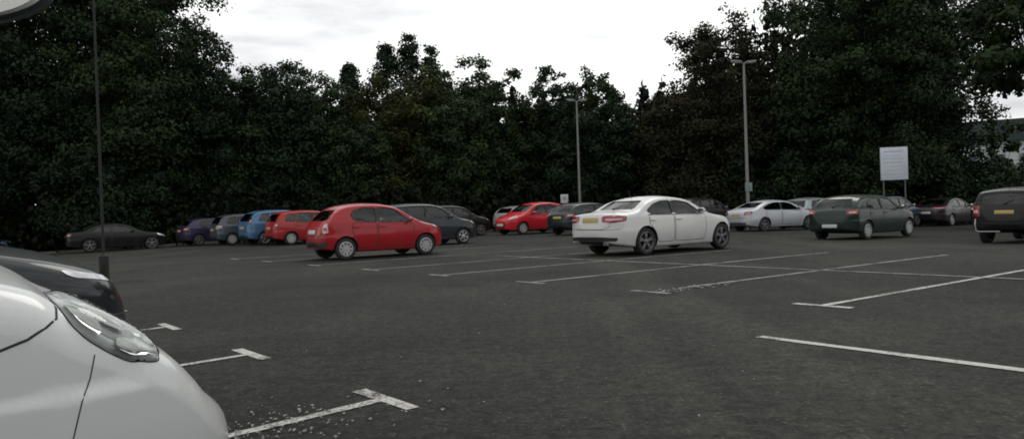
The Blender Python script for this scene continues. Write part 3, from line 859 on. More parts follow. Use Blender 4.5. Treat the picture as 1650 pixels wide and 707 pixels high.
def asphalt_mat():
    m, nt, b = new_mat('asphalt')
    tc = nt.nodes.new('ShaderNodeTexCoord'); v = tc.outputs['Object']
    big = noise(nt, 0.16, 5, .6, vec=v); mid = noise(nt, 1.1, 5, .6, vec=v); blot = noise(nt, 8.0, 7, .8, vec=v); fine = noise(nt, 26, 6, .75, vec=v)
    c = mixc(nt, ramp(nt, big, .35, .68), (0.0150, 0.0165, 0.0160), (0.0340, 0.0338, 0.0330))
    c = mixc(nt, ramp(nt, mid, .38, .72), c, mixc(nt, 1.0, c, (1.28, 1.26, 1.2), 'MULTIPLY'))
    c = mixc(nt, 1.0, c, ramp(nt, blot, .34, .68, (.42, .43, .41), (1.62, 1.60, 1.54)), 'MULTIPLY')
    c = mixc(nt, 1.0, c, ramp(nt, fine, .28, .74, (.30, .30, .29), (1.95, 1.95, 1.88)), 'MULTIPLY')
    vo = nt.nodes.new('ShaderNodeTexVoronoi'); vo.inputs['Scale'].default_value = 38; nt.links.new(v, vo.inputs['Vector'])
    sp = nt.nodes.new('ShaderNodeSeparateColor'); nt.links.new(vo.outputs['Color'], sp.inputs[0])
    st = ramp(nt, sp.outputs[0], .86, .95)
    dd = ramp(nt, vo.outputs['Distance'], .30, .45, (1, 1, 1), (0, 0, 0))
    mk = nt.nodes.new('ShaderNodeMath'); mk.operation = 'MULTIPLY'; nt.links.new(st, mk.inputs[0]); nt.links.new(dd, mk.inputs[1])
    mk2 = nt.nodes.new('ShaderNodeMath'); mk2.operation = 'MULTIPLY'; mk2.inputs[1].default_value = .35; nt.links.new(mk.outputs[0], mk2.inputs[0])
    c = mixc(nt, mk2.outputs[0], c, (0.15, 0.145, 0.135))
    # oil drips and damp stains in the bays
    oil = noise(nt, .55, 3, .5, vec=v)
    c = mixc(nt, ramp(nt, oil, .58, .70), c, mixc(nt, 1.0, c, (.58, .58, .60), 'MULTIPLY'))
    # paler worn wheel tracks along the aisle
    mpw = nt.nodes.new('ShaderNodeMapping'); mpw.inputs['Rotation'].default_value = (0, 0, R(-39)); mpw.inputs['Scale'].default_value = (1.15, .10, 1); nt.links.new(v, mpw.inputs[0])
    tr_ = noise(nt, .55, 4, .6, vec=mpw.outputs[0])
    c = mixc(nt, ramp(nt, tr_, .48, .66), c, mixc(nt, 1.0, c, (1.40, 1.38, 1.35), 'MULTIPLY'))
    # cracks and patched trenches
    vc = nt.nodes.new('ShaderNodeTexVoronoi'); vc.feature = 'DISTANCE_TO_EDGE'; vc.inputs['Scale'].default_value = .21
    ds = nt.nodes.new('ShaderNodeVectorMath'); ds.operation = 'ADD'
    nz = nt.nodes.new('ShaderNodeTexNoise'); nz.inputs['Scale'].default_value = 1.4; nz.inputs['Detail'].default_value = 5; nt.links.new(v, nz.inputs['Vector'])
    nt.links.new(v, ds.inputs[0]); nt.links.new(nz.outputs['Color'], ds.inputs[1]); nt.links.new(ds.outputs[0], vc.inputs['Vector'])
    cr = ramp(nt, vc.outputs['Distance'], 0.001, .006, (1, 1, 1), (0, 0, 0))
    mk3 = nt.nodes.new('ShaderNodeMath'); mk3.operation = 'MULTIPLY'; mk3.inputs[1].default_value = .45; nt.links.new(cr, mk3.inputs[0])
    c = mixc(nt, mk3.outputs[0], c, (.018, .018, .017))
    nt.links.new(c, b.inputs['Base Color'])
    b.inputs['Roughness'].default_value = .95; b.inputs['Specular IOR Level'].default_value = .16
    bp = nt.nodes.new('ShaderNodeBump'); bp.inputs['Strength'].default_value = .35; bp.inputs['Distance'].default_value = .008
    nt.links.new(fine, bp.inputs['Height']); nt.links.new(bp.outputs[0], b.inputs['Normal'])
    return m, c
M['asphalt'], _ = asphalt_mat()
M['soil'] = simple('leafy_soil', (.016, .016, .009), .95, var=.5, scale=3.0)

def paint_line_mat(old=False):
    m, nt, b = new_mat('faded_line_paint' if old else 'worn_line_paint')
    tc = nt.nodes.new('ShaderNodeTexCoord'); v = tc.outputs['Object']
    a = noise(nt, 3.2, 6, .7, vec=v); f = noise(nt, 34, 4, .7, vec=v)
    ad = nt.nodes.new('ShaderNodeMath'); ad.operation = 'ADD'; nt.links.new(a, ad.inputs[0]); nt.links.new(f, ad.inputs[1])
    lg = noise(nt, .9, 3, .6, vec=v)
    la = nt.nodes.new('ShaderNodeMath'); la.operation = 'MULTIPLY_ADD'; la.inputs[1].default_value = .55; la.inputs[2].default_value = -.28
    nt.links.new(lg, la.inputs[0]); ad2 = nt.nodes.new('ShaderNodeMath'); ad2.operation = 'ADD'
    nt.links.new(ad.outputs[0], ad2.inputs[0]); nt.links.new(la.outputs[0], ad2.inputs[1]); ad = ad2
    k = ramp(nt, ad.outputs[0], .86 if old else .80, 1.24 if old else 1.04)
    c = mixc(nt, k, (.035, .034, .031), mixc(nt, f, (.20, .20, .19) if old else (.34, .335, .31), (.34, .335, .32) if old else (.52, .51, .48)))
    nt.links.new(c, b.inputs['Base Color']); b.inputs['Roughness'].default_value = .8
    return m
M['line'] = paint_line_mat(); M['old_line'] = paint_line_mat(True)

gx = sorted(set([-400, -250, -160, -110, -80]+list(range(-70, 71, 2))+[80, 110, 160, 250, 400]))
gy = sorted(set([-300, -150, -60, -30]+list(range(-20, 71, 2))+[80, 95, 120, 160, 240, 400]))
sheet('ground', gx, lambda x: gy, -0.03, M['soil'])
def ys_asphalt(x):
    e = edge_y(x); return [-20, -12, -6]+[k*1.0 for k in range(-3, 36)]+[36+(e-36)*k/8 for k in range(9)]
sheet('car_park', list(range(-60, 61)), ys_asphalt, 0.0, M['asphalt'])

# kerb along the trees
bm = bmesh.new(); prev = None
for i in range(0, 241):
    x = -60+i*.5; y = edge_y(x); z = gz(x, y)
    r_ = [bm.verts.new(p) for p in ((x, y-.005, z-.05), (x, y, z+.11), (x, y+.03, z+.125), (x, y+.15, z+.125), (x, y+.15, z-.05))]
    if prev:
        for k in range(4): bm.faces.new((prev[k], r_[k], r_[k+1], prev[k+1]))
    prev = r_
tag(obj('kerb', bm, simple('kerb_stone', (.10, .10, .095), .85, scale=2.0), sharp=30), kind='structure')

def line_strip(bm, a, b, w, z=.006):
    a = Vector(a); b = Vector(b); d = (b-a); n = max(1, int(d.length/.25)); t = d.normalized(); nn = Vector((-t.y, t.x))
    prev = None
    for i in range(n+1):
        q = a.lerp(b, i/n); j = 0.006*rng.uniform(-1, 1)
        cur = []
        for sg in (1, -1):
            p = q+nn*(sg*(w/2+j)); cur.append(bm.verts.new((p.x, p.y, gz(p.x, p.y)+z)))
        if prev: bm.faces.new((prev[1], cur[1], cur[0], prev[0]))
        prev = cur
def bay_mark(along, across, ang, length, back, bar=True, gap=0.0, mat='line'):
    """one T shaped bay marking"""
    bm = bmesh.new(); x, y = AC(along, across); s = -1 if back else 1
    d = Vector((math.cos(R(ang)), math.sin(R(ang))))*s
    q = Vector((x, y))
    line_strip(bm, q+d*(.052+gap), q+d*length, .085)
    if bar:
        u = AC(0, .34); v = Vector((u[0], u[1])); line_strip(bm, q-v, q+v, .10)
    tag(obj('bay_marking', bm, M[mat], smooth=False), kind='structure')
for ac in (-3.0, -.55, 1.9, 4.27, 6.57, 9.05, 11.5, 14.0): bay_mark(2.38, ac, 45, 4.6, True)
for i, ac in enumerate((1.92, 4.43, 6.90, 9.42, 12.05, 14.75, 17.6, 20.7, 23.3)):
    bay_mark(7.72 if i == 0 else 7.9+.02*i, ac, 36.2, 8.5, False, gap=.55 if i == 2 else 0, mat='line' if i < 2 else 'old_line')
bm = bmesh.new(); p0 = Vector(AC(12.35, 16)); p1 = Vector(AC(11.7, 1.0)); line_strip(bm, p0, p1, .08, .010)
tag(obj('bay_marking', bm, M['old_line'], smooth=False), kind='structure')
bm = bmesh.new(); line_strip(bm, Vector(AC(5.78, 3.82)), Vector(AC(5.66, .2)), .105)
tag(obj('lane_marking', bm, M['line'], smooth=False), kind='structure')
# flakes of lifted paint and gravel lying on the asphalt
bm = bmesh.new()
def flake(x, y, s):
    n = rng.randint(4, 6); a0 = rng.uniform(0, 6.28); z = gz(x, y)+.009
    vs = [bm.verts.new((x+s*rng.uniform(.6, 1)*math.cos(a0+k*6.283/n), y+s*rng.uniform(.6, 1)*math.sin(a0+k*6.283/n), z+rng.uniform(0, .010))) for k in range(n)]
    bm.faces.new(vs)
for i in range(70):
    x, y = AC(8.0+abs(rng.gauss(0, .75)), 6.78+rng.gauss(0, .10)); flake(x, y, rng.uniform(.008, .04))
for i in range(420):
    a = rng.gauss(1.25, .5); x, y = AC(a, 3.98+rng.gauss(.16, .22)); flake(x, y, rng.uniform(.004, .016))
for i in range(160):
    x = rng.uniform(-5, 8); y = rng.uniform(3, 13); flake(x, y, rng.uniform(.003, .010))
tag(obj('grit', bm, simple('pale_grit', (.26, .255, .24), .9, var=.5, scale=40), smooth=False), 'pale flakes of paint and grit scattered over the asphalt', 'grit', kind='stuff')

# ------------------------------------------------------------------ trees
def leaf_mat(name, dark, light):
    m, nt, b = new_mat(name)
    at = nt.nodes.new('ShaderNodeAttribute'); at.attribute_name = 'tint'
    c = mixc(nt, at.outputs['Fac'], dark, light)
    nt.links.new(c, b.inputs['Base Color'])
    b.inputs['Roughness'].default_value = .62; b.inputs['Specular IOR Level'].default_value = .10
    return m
LEAF = {
 'green': leaf_mat('leaves_green', (.009, .018, .007), (.048, .078, .026)),
 'deep': leaf_mat('leaves_deep', (.006, .013, .007), (.031, .056, .026)),
 'brown': leaf_mat('leaves_bronze', (.010, .012, .006), (.048, .044, .020)),
 'olive': leaf_mat('leaves_olive', (.014, .018, .006), (.080, .088, .022)),
}
LEAF['shade'] = leaf_mat('leaves_in_shade', (.004, .006, .0035), (.013, .019, .009))  # darker leaf copy, the deep shade under the trees put into its colour
M['bark'] = simple('bark', (.022, .019, .015), .95, var=.4, scale=4)

def leaves_mesh(name, C, Nrm, S, T, mat, nr):
    """one small folded leaf spray per centre"""
    n = len(C)
    a = np.cross(Nrm, nr.normal(size=(n, 3))); a /= np.linalg.norm(a, axis=1)[:, None]+1e-9
    b = np.cross(Nrm, a)
    S = S[:, None]
    V = np.empty((n, 4, 3)); k = nr.uniform(.45, .75, (n, 1))
    V[:, 0] = C-a*S; V[:, 1] = C-b*S*k+Nrm*S*.18; V[:, 2] = C+a*S; V[:, 3] = C+b*S*k+Nrm*S*.18
    me = bpy.data.meshes.new(name)
    me.vertices.add(n*4); me.vertices.foreach_set('co', V.reshape(-1))
    me.loops.add(n*4); me.loops.foreach_set('vertex_index', np.arange(n*4, dtype=np.int32))
    me.polygons.add(n); me.polygons.foreach_set('loop_start', np.arange(0, n*4, 4, dtype=np.int32))
    me.update(calc_edges=True)
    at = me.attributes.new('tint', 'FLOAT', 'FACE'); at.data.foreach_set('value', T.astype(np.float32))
    me.materials.append(mat)
    return me

def crown_points(nr, h, rad, base, n, shape, nl, lobe):
    """leaf positions on many overlapping boughs that fill the crown"""
    t = nr.uniform(0, 1, nl)
    if shape == 'round': env = np.clip(1-np.abs((t-.38)/.68)**3.4, 0.02, 1)**.55
    elif shape == 'dome': env = np.clip(1-t**3.6, 0.04, 1)**.55
    elif shape == 'cone': env = np.clip(1.0-t, 0.03, 1)**.75
    else: env = np.clip(np.sin(np.pi*np.clip(t*.92+.06, 0, 1)), .1, 1)**.6
    ang = nr.uniform(0, 2*np.pi, nl); rr = env*rad*np.sqrt(nr.uniform(.12, 1.0, nl))*.90
    L = np.stack([rr*np.cos(ang), rr*np.sin(ang), base+t*(h-base)*.95], 1)
    if shape in ('round', 'dome'):
        # several leading stems of unequal height, so that the top is broken
        nlead = 6; la = np.arange(nlead)*2*np.pi/nlead+nr.uniform(0, 1); lr = nr.uniform(.30, .62, nlead)*rad
        lh = nr.uniform(.74, .97, nlead); lh[int(nr.integers(0, nlead))] = 1.0
        k = nr.integers(0, nlead, nl)
        L[:, 0] = L[:, 0]*.58+lr[k]*np.cos(la[k]); L[:, 1] = L[:, 1]*.58+lr[k]*np.sin(la[k])
        L[:, 2] = base+(L[:, 2]-base)*lh[k]
    LR = lobe*rad*nr.uniform(.55, 1.3, nl)*(1-.42*t**3); LT = nr.uniform(0, 1, nl)
    w = LR**2; idx = nr.choice(nl, n, p=w/w.sum())
    d = nr.normal(size=(n, 3)); d /= np.linalg.norm(d, axis=1)[:, None]
    d[:, 2] = np.where(d[:, 2] < -.3, -d[:, 2], d[:, 2])
    rad_ = LR[idx]*np.where(nr.uniform(size=n) < .25, nr.uniform(.2, .8, n), nr.normal(.95, .16, n))
    C = L[idx]+d*rad_[:, None]*np.array([1, 1, .8])
    C += nr.normal(0, .10, (n, 3))
    C[:, 2] = np.maximum(C[:, 2], .15)
    Nn = d*.9+nr.normal(size=(n, 3))*.40; Nn /= np.linalg.norm(Nn, axis=1)[:, None]
    T = np.clip(.10+.45*LT[idx]+.25*(d[:, 2])+nr.normal(0, .05, n), 0, 1)  # leaves on bough tops tinted lighter, as light from the sky would
    T = T*(.42+.58*np.clip(C[:, 2]/h, 0, 1))  # tint darkened towards the ground, woodland shade put into the leaf colour
    return C, Nn, T, L

def tree(name, label, x, y, h, rad, base, kind, shape='round', n=9000, nl=70, lobe=.30, leaf=.15, seed=1, trunk=.25, group='trees round the car park', cat='tree', limbs=7):
    nr = np.random.default_rng(seed)
    t = empty(name, (x, y, gz(x, y)-.03), nr.uniform(0, 6.28)); tag(t, label, cat, group)
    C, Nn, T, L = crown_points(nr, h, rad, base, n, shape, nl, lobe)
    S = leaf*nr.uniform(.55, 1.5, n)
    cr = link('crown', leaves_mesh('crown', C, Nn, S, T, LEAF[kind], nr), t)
    bm = bmesh.new()
    top = h*.72; k = 7
    pts = [(nr.normal(0, .10)*i/k*2, nr.normal(0, .10)*i/k*2, top*i/k-.1*(i == 0)) for i in range(k+1)]
    bm_tube(bm, pts, [trunk*(1.25 if i == 0 else 1-.78*i/k) for i in range(k+1)], 9)
    for j in range(limbs):
        i = int(nr.integers(2, k)); s = Vector(pts[i]); e = Vector(L[int(nr.integers(0, len(L)))])
        if e.z < s.z: e.z = s.z+.4
        mid = s.lerp(e, .5)+Vector((0, 0, .25*(e-s).length*.3))
        r0 = trunk*(1-.78*i/k)*.55
        bm_tube(bm, [s, mid, e], [r0, r0*.6, r0*.2], 6)
    obj('trunk', bm, M['bark'], t)
    return t

# x, y, height, radius, crown base, leaf colour, form
TREES = [
 ('broadleaf_tree', 'tall dark tree filling the upper left corner', -27.5, 43.0, 22.0, 5.0, 2.0, 'deep', 'round', 24000),
 ('broadleaf_tree', 'tall dark tree right of the corner tree, behind the thin post', -21.0, 43.5, 20.5, 4.0, 1.5, 'green', 'round', 22000),
 ('broadleaf_tree', 'dark tree with ragged right side stepping down from the tall left trees', -18.0, 45.5, 13.4, 2.6, 1.0, 'deep', 'round', 11000),
 ('broadleaf_tree', 'middling green tree next to the ragged tall tree', -16.4, 47.0, 10.9, 2.5, .8, 'green', 'round', 10000),
 ('broadleaf_tree', 'broad topped tree above the purple car', -13.7, 47.5, 11.6, 2.7, .8, 'deep', 'round', 10000),
 ('broadleaf_tree', 'rounded tree above the light blue hatchback', -11.9, 48.5, 11.3, 2.2, .8, 'green', 'round', 9000),
 ('conifer_tree', 'small pointed conifer left of the three poplars', -10.4, 51.0, 11.6, 1.9, .8, 'deep', 'cone', 8000),
 ('poplar_tree', 'left poplar of three, its narrow top above the other trees', -9.3, 60.0, 15.0, 1.3, 2.0, 'deep', 'poplar', 6500),
 ('poplar_tree', 'middle poplar, highest of the three narrow tops', -7.55, 60.0, 15.6, 1.25, 2.0, 'deep', 'poplar', 6500),
 ('poplar_tree', 'right poplar of three, thinnest of the narrow tops', -5.9, 60.0, 14.9, 1.0, 2.0, 'deep', 'poplar', 5500),
 ('broadleaf_tree', 'olive green tree below the poplars', -7.5, 49.5, 10.8, 2.9, .8, 'olive', 'round', 11000),
 ('broadleaf_tree', 'leafy tree right below the thinnest poplar', -4.7, 51.0, 11.7, 2.1, .8, 'green', 'dome', 9000),
 ('broadleaf_tree', 'dome shaped tree above the red supermini, left of the dip of sky', -1.4, 50.5, 12.3, 3.0, .8, 'green', 'dome', 13000),
 ('broadleaf_tree', 'low bushy tree in the dip right of the dome shaped tree', 1.3, 52.5, 8.9, 2.2, .6, 'brown', 'dome', 8000),
 ('broadleaf_tree', 'twin topped tree behind the far lamp post, left half', 3.3, 51.0, 11.2, 1.9, .8, 'deep', 'dome', 9000),
 ('broadleaf_tree', 'twin topped tree beside the far lamp post, right half', 6.1, 51.5, 11.1, 2.0, .8, 'green', 'dome', 9000),
 ('broadleaf_tree', 'low olive tree under the gap of bright sky right of the middle', 9.3, 53.0, 8.9, 2.7, .6, 'olive', 'dome', 9000),
 ('broadleaf_tree', 'tall bronze leaved tree behind the tall lamp post', 13.2, 47.0, 13.8, 3.7, 1.0, 'brown', 'round', 15000),
 ('broadleaf_tree', 'lower bronze tree in front of the tall bronze one', 10.9, 49.5, 9.0, 2.6, .6, 'brown', 'dome', 9000),
 ('broadleaf_tree', 'huge dark tree reaching out of the picture above the white sign', 20.6, 44.0, 21.5, 4.1, 1.2, 'green', 'round', 25000),
 ('broadleaf_tree', 'very large dark tree right of the white sign', 23.3, 46.0, 21.0, 4.0, 1.2, 'deep', 'round', 17000),
 ('broadleaf_tree', 'dark tree between the two largest trees', 21.0, 48.5, 14.5, 3.6, .8, 'deep', 'round', 12000),
 ('broadleaf_tree', 'low dark tree filling the wall of leaves left of the poplars', -12.9, 46.5, 9.3, 2.6, .5, 'deep', 'dome', 8000),
 ('broadleaf_tree', 'low green tree between the olive tree and the dome shaped tree', -3.3, 48.5, 9.6, 2.5, .5, 'green', 'dome', 8000),
 ('broadleaf_tree', 'low dark tree in front of the twin topped trees', 4.7, 49.6, 8.6, 2.6, .5, 'deep', 'dome', 8000),
 ('broadleaf_tree', 'low dark tree at the foot of the bronze trees', 15.6, 45.2, 8.0, 2.6, .5, 'deep', 'dome', 8000),
 ('broadleaf_tree', 'low tree with lighter leaves behind the faded red hatchback', -9.6, 47.0, 8.4, 2.3, .5, 'green', 'dome', 8000),
 ('broadleaf_tree', 'low shaded tree behind the black low saloon', -21.5, 41.8, 7.6, 2.6, .5, 'deep', 'dome', 8000),
 ('broadleaf_tree', 'tall dark tree between the corner tree and its tall neighbour', -24.6, 47.5, 22.0, 4.2, 1.5, 'deep', 'round', 18000),
]
for i, (nm, lb, x, y, h, r_, b_, k, sh_, n) in enumerate(TREES):
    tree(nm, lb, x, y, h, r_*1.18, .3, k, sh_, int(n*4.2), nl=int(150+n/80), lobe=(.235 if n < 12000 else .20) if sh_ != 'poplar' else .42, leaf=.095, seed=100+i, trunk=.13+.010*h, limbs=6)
# near tree standing beyond the right edge, its thin outer boughs hanging into the picture
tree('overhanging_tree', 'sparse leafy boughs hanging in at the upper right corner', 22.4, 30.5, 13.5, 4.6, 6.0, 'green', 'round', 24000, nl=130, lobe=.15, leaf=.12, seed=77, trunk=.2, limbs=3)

def shrub(lb, x, y, h, rad, k, seed, n=3500):
    nr = np.random.default_rng(seed)
    t = empty('shrub', (x, y, gz(x, y)-.02), nr.uniform(0, 6)); tag(t, lb, 'shrub', 'shrubs at the edge of the car park')
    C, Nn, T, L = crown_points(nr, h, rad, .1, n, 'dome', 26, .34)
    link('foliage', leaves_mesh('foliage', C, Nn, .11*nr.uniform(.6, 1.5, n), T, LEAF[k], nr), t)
    bm = bmesh.new()
    for j in range(6):
        e = Vector(L[j]); bm_tube(bm, [(0, 0, -.05), (e.x*.4, e.y*.4, e.z*.6), e], [.04, .025, .008], 5)
    obj('stem', bm, M['bark'], t)
shrub('broad leafy shrub low behind the black off-road car', 29.5, 44.0, 3.6, 3.0, 'green', 301, 6000)
shrub('dark rounded shrub behind the maroon saloon', 24.6, 42.0, 2.9, 2.4, 'deep', 302, 5000)
shrub('olive shrub under the huge tree by the white sign', 19.3, 42.5, 2.7, 2.0, 'olive', 303, 4500)
shrub('tall shrub below the distant building', 38.5, 57.0, 5.0, 2.8, 'deep', 304, 5000)
shrub('shrub growing by the left edge under the tall trees', -29.5, 41.5, 3.6, 2.6, 'deep', 305, 5000)

tree('young_tree', 'thin young tree in front of the distant pale building', 31.6, 50.0, 7.0, 1.7, .8, 'green', 'round', 4500, nl=60, lobe=.20, leaf=.12, seed=78, trunk=.09, limbs=6)

def band(name, label, x0, x1, yf, hf, n, leaf, k, seed):
    nr = np.random.default_rng(seed)
    x = nr.uniform(x0, x1, n); hh = np.array([hf(a) for a in x]); u = nr.uniform(0, 1, n)
    yy = np.array([yf(a) for a in x])+nr.normal(0, .8, n)
    z = u*hh*(1+.22*np.sin(x*2.1+yy)+.15*np.sin(x*5.3))
    C = np.stack([x, yy, np.maximum(.05, z)+np.array([gz(a, b) for a, b in zip(x, yy)])], 1)
    Nn = nr.normal(size=(n, 3)); Nn[:, 1] -= .6; Nn[:, 2] += .3; Nn /= np.linalg.norm(Nn, axis=1)[:, None]
    T = np.clip(.12+.3*(np.sin(x*1.7+z*2.3)*.5+.5)+nr.normal(0, .12, n), 0, 1)
    o = link(name, leaves_mesh(name, C, Nn, leaf*nr.uniform(.6, 1.5, n), T, LEAF[k], nr))
    tag(o, label, name.replace('_', ' '), kind='stuff')
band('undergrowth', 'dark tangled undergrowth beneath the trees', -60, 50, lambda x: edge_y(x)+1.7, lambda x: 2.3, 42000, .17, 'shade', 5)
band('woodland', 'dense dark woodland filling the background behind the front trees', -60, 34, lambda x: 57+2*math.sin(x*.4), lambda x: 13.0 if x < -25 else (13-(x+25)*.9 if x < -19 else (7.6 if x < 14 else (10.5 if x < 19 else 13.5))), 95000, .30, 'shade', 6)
band('woodland', 'dark woodland behind the photographer, unseen, added to darken car reflections', -60, 60, lambda x: -24+2*math.sin(x*.3), lambda x: 5.0, 16000, .5, 'deep', 9)  # unseen leaf band, added and sized for its effect on reflections and light

# ------------------------------------------------------------------ posts, signs, building
def lamp_post(label, x, y, h, rz, r0=.085, heads=2, box=False, mat='steel', base_r=.10, base_h=1.1):
    z = gz(x, y)
    t = empty('lamp_post', (x, y, z), rz); tag(t, label, 'lamp post', 'lamp posts of the car park')
    bm = bmesh.new(); bm_tube(bm, [(0, 0, base_h-.02), (0, 0, h*.5), (0, 0, h)], [r0, r0*.85, r0*.62], 14); obj('pole', bm, M[mat], t)
    bm = bmesh.new(); bm_tube(bm, [(0, 0, -.1), (0, 0, base_h-.06), (0, 0, base_h)], [base_r, base_r, r0], 14)
    bm_box(bm, (0, -base_r-.002, base_h*.55), (.10, .02, .30), bevel=.006); obj('base', bm, M[mat], t)
    for s in ((-1, 1) if heads == 2 else (1,)):
        bm = bmesh.new()
        bm_tube(bm, [(0, 0, h-.06), (s*.16, 0, h+.02)], [.032, .028], 8)
        rot = Matrix.Rotation(R(-6*s), 3, 'Y')
        vs = bm_box(bm, (s*.37, 0, h+.045), (.46, .24, .10), rot, 0, .03)
        hd = obj('lamp_head', bm, M[mat], t)
        bm = bmesh.new(); bm_box(bm, (s*.38, 0, h-.012), (.34, .18, .02), rot, 0, .006); obj('lamp_glass', bm, M['lamp'], hd)
    if box:
        bm = bmesh.new(); bm_box(bm, (0, -.11, 2.02), (.36, .03, .42), None, 0, .008); obj('notice', bm, simple('pale_notice', (.16, .19, .19), .6), t)
lamp_post('tall grey lamp post with twin heads standing behind the silver saloon', 11.12, 36.2, 7.85, R(12), box=True)
lamp_post('thinner looking twin headed lamp post in front of the twin topped tree', 4.02, 45.2, 7.5, R(8))
lamp_post('dark slim lamp post at the left with its head out of the picture', -8.78, 16.5, 8.0, R(20), r0=.030, mat='steel_dark', base_r=.10, base_h=.55)

M['post'] = simple('weathered_post', (.09, .092, .085), .7)
# large white notice board on two posts
t = empty('notice_board', (15.45, 31.0, gz(15.45, 31.0)), R(-14)); tag(t, 'large blank looking white notice board on two thin posts', 'sign')
bm = bmesh.new(); bm_box(bm, (0, 0, 2.73), (1.00, .04, 1.30), None, 0, .008)
def board_mat():
    m, nt, b = new_mat('white_board')
    tc = nt.nodes.new('ShaderNodeTexCoord'); v = tc.outputs['Object']
    c = mixc(nt, ramp(nt, noise(nt, 1.8, 3, vec=v), .3, .7), (.47, .51, .57), (.58, .62, .68))
    nt.links.new(c, b.inputs['Base Color']); b.inputs['Roughness'].default_value = .5
    return m
bd = obj('board', bm, board_mat(), t)
bm = bmesh.new()
for i, (w, z, hh) in enumerate(((.74, 3.22, .055), (.62, 3.06, .03), (.80, 2.94, .03), (.70, 2.78, .05), (.78, 2.62, .03), (.66, 2.48, .03), (.80, 2.30, .05), (.6, 2.18, .03))):
    bm_box(bm, (-.02, -.0225, z), (w, .003, hh))
obj('print', bm, simple('faded_print', (.43, .46, .54), .6), bd)
bm = bmesh.new(); bm_box(bm, (0, .012, 2.73), (1.04, .03, 1.34), None, 0, .006); obj('frame', bm, M['steel'], bd)
for x in (-.40, .40):
    bm = bmesh.new(); bm_tube(bm, [(x, .05, -.2), (x, .05, 3.4)], [.028, .028], 10); obj('post', bm, M['post'], t)
bm = bmesh.new(); bm_box(bm, (0, .05, .98), (.80, .04, .05), bevel=.008); obj('crossbar', bm, M['steel'], t)

t = empty('small_sign', (2.80, 40.6, gz(2.8, 40.6)), R(-4)); tag(t, 'small pale square sign on a thin post behind the teal hatchback', 'sign')
bm = bmesh.new(); bm_box(bm, (0, 0, 1.73), (.40, .025, .46), None, 0, .006); pl = obj('plate', bm, simple('pale_sign', (.42, .46, .46), .5), t)
bm = bmesh.new(); bm_box(bm, (0, -.0145, 1.76), (.22, .003, .20)); obj('print', bm, simple('sign_print', (.25, .30, .31), .5), pl)
bm = bmesh.new(); bm_tube(bm, [(0, .035, -.1), (0, .035, 1.95)], [.03, .03], 10); obj('post', bm, M['steel'], t)

# pale building beyond the trees on the right
t = empty('building', (54.6, 78, gz(54.6, 78)), R(-28)); tag(t, 'pale building with dark sloping roof glimpsed through leaves at the right', 'building')
W_, D_, H_ = 18.0, 9.0, 7.3
bm = bmesh.new(); bm_box(bm, (0, 0, H_/2), (W_, D_, H_)); obj('wall', bm, simple('pale_render', (.48, .52, .52), .8, scale=.6), t)
bm = bmesh.new()
P = [(-W_/2-.4, -D_/2-.4, H_-.02), (W_/2+.4, -D_/2-.4, H_-.02), (W_/2+.4, D_/2+.4, H_-.02), (-W_/2-.4, D_/2+.4, H_-.02), (-W_/2+.3, 0, H_+2.5), (W_/2-.3, 0, H_+2.5)]
v = [bm.verts.new(p) for p in P]
for f in ((0, 1, 5, 4), (2, 3, 4, 5), (3, 0, 4), (1, 2, 5), (3, 2, 1, 0)): bm.faces.new([v[i] for i in f])
obj('roof', bm, simple('dark_slate', (.010, .018, .018), .95, scale=2, spec=.1), t, smooth=False)
for r_ in (1.2, 4.6):
    for i in range(6):
        x = -W_/2+1.7+i*2.5
        bm = bmesh.new(); bm_box(bm, (x, -D_/2-.02, r_+.75), (1.5, .06, 1.5), None, 0, .01)
        w = obj('window', bm, simple('window_frame', (.40, .42, .42), .6), t)
        bm = bmesh.new()
        for s in (-.36, .36): bm_box(bm, (x+s, -D_/2-.054, r_+.75), (.62, .012, 1.32))
        obj('pane', bm, simple('building_glass', (.10, .13, .14), .1, 0, .3), w)

# interior mirror of the car the picture is taken from
t = empty('rear_view_mirror', (-.470, .60, 1.3455), R(2)); tag(t, 'grey rear view mirror in the top left corner, close to the camera', 'mirror')
def oval(bm, a, b, y0, y1, e=3.0, n=48):
    ring = []
    for k in range(n):
        t = 2*math.pi*k/n; c, q = math.cos(t), math.sin(t)
        ring.append((math.copysign(abs(c)**(2/e), c)*a, math.copysign(abs(q)**(2/e), q)*b))
    lay = [[bm.verts.new((x*f, y, z*f)) for x, z in ring] for f, y in ((.97, y0), (1, y0+.003), (.96, y1-.004), (.80, y1))]
    for p, q in zip(lay, lay[1:]):
        for k in range(n): bm.faces.new((p[k], p[(k+1) % n], q[(k+1) % n], q[k]))
    bm.faces.new(lay[0][::-1]); bm.faces.new(lay[-1])
    bmesh.ops.recalc_face_normals(bm, faces=bm.faces)
bm = bmesh.new(); oval(bm, .122, .038, -.008, .012); obj('housing', bm, simple('grey_mirror_housing', (.045, .05, .06), .6), t)
bm = bmesh.new(); oval(bm, .1195, .0358, -.0115, -.006); obj('mirror_glass', bm, simple('painted_mirror_reflection', (.86, .86, .82), .6, 0, var=.06, scale=14), t)  # matte pale colour stands in for the headliner reflected in the glass
bm = bmesh.new(); bm_tube(bm, [(0, .012, .01), (0, .035, .05), (0, .05, .11)], [.010, .008, .012], 10); bm_box(bm, (0, .055, .125), (.05, .02, .05), None, 0, .006)
obj('stem', bm, M['black'], t)

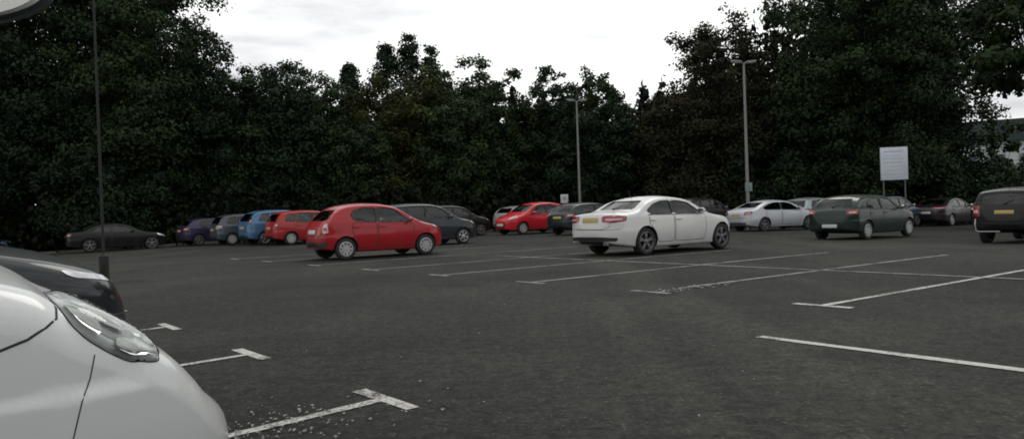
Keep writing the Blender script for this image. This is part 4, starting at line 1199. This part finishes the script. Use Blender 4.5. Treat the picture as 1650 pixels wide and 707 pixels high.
# ------------------------------------------------------------------ camera, sky, light
cam = bpy.data.cameras.new('camera'); co = bpy.data.objects.new('camera', cam); COL.objects.link(co)
cam.sensor_fit = 'HORIZONTAL'; cam.sensor_width = 36; cam.lens = 36*1240/1650
cam.clip_start = .05; cam.clip_end = 2000
roll, pitch = R(1.95), math.atan(13/1240)
fw = Vector((0, math.cos(pitch), -math.sin(pitch))); up0 = Vector((0, math.sin(pitch), math.cos(pitch))); rt = Vector((1, 0, 0))
cr = rt*math.cos(roll)-up0*math.sin(roll); cu = rt*math.sin(roll)+up0*math.cos(roll)
m = Matrix((cr, cu, -fw)).transposed().to_4x4(); m.translation = (0, 0, 1.15)
co.matrix_world = m
scn.camera = co

wd = bpy.data.worlds.new('World'); scn.world = wd; wd.use_nodes = True
nt = wd.node_tree; bg = nt.nodes['Background']
SUN_EL, SUN_AZ = 48, 18       # azimuth clockwise from the view direction (+Y)
sky = nt.nodes.new('ShaderNodeTexSky'); sky.sky_type = 'NISHITA'; sky.sun_disc = False
sky.sun_elevation = R(SUN_EL); sky.sun_rotation = R(SUN_AZ)
tc = nt.nodes.new('ShaderNodeTexCoord')
mp = nt.nodes.new('ShaderNodeMapping'); mp.inputs['Scale'].default_value = (1.0, 1.0, 4.2); nt.links.new(tc.outputs['Generated'], mp.inputs[0])
cl = noise(nt, 2.3, 6, .55, vec=mp.outputs[0])
SK = 10.0
cc = mixc(nt, ramp(nt, cl, .38, .56), tuple(SK*v for v in (.60, .60, .63)), tuple(SK*v for v in (1.17, 1.18, 1.15)))
# overcast: thick cloud over a clear sky
sx = nt.nodes.new('ShaderNodeSeparateXYZ'); nt.links.new(tc.outputs['Generated'], sx.inputs[0])
# the cloud is brighter towards the hidden sun (ahead) than behind
gr = nt.nodes.new('ShaderNodeMapRange'); nt.links.new(sx.outputs[1], gr.inputs[0])
gr.inputs[1].default_value = -.9; gr.inputs[2].default_value = .75; gr.inputs[3].default_value = 1.05; gr.inputs[4].default_value = 1.06
gv = nt.nodes.new('ShaderNodeCombineColor')
for k in range(3): nt.links.new(gr.outputs[0], gv.inputs[k])
cc = mixc(nt, 1.0, cc, gv.outputs[0], 'MULTIPLY')
c = mixc(nt, .93, sky.outputs[0], cc)
nt.links.new(c, bg.inputs['Color']); bg.inputs['Strength'].default_value = .1

sl = bpy.data.lights.new('sun', 'SUN'); so = bpy.data.objects.new('sun', sl); COL.objects.link(so)
sl.energy = .7; sl.angle = R(25); sl.color = (1, .96, .90)
d = Vector((math.sin(R(SUN_AZ))*math.cos(R(SUN_EL)), math.cos(R(SUN_AZ))*math.cos(R(SUN_EL)), math.sin(R(SUN_EL))))
so.rotation_euler = d.to_track_quat('Z', 'Y').to_euler(); so.location = (0, 0, 30)

scn.view_settings.view_transform = 'Standard'; scn.view_settings.look = 'None'; scn.view_settings.exposure = 0
scn.cycles.max_bounces = 8; scn.cycles.transparent_max_bounces = 24
scn.cycles.use_denoising = True
scn.render.filter_size = 1.8
scn.cycles.filter_width = 1.8
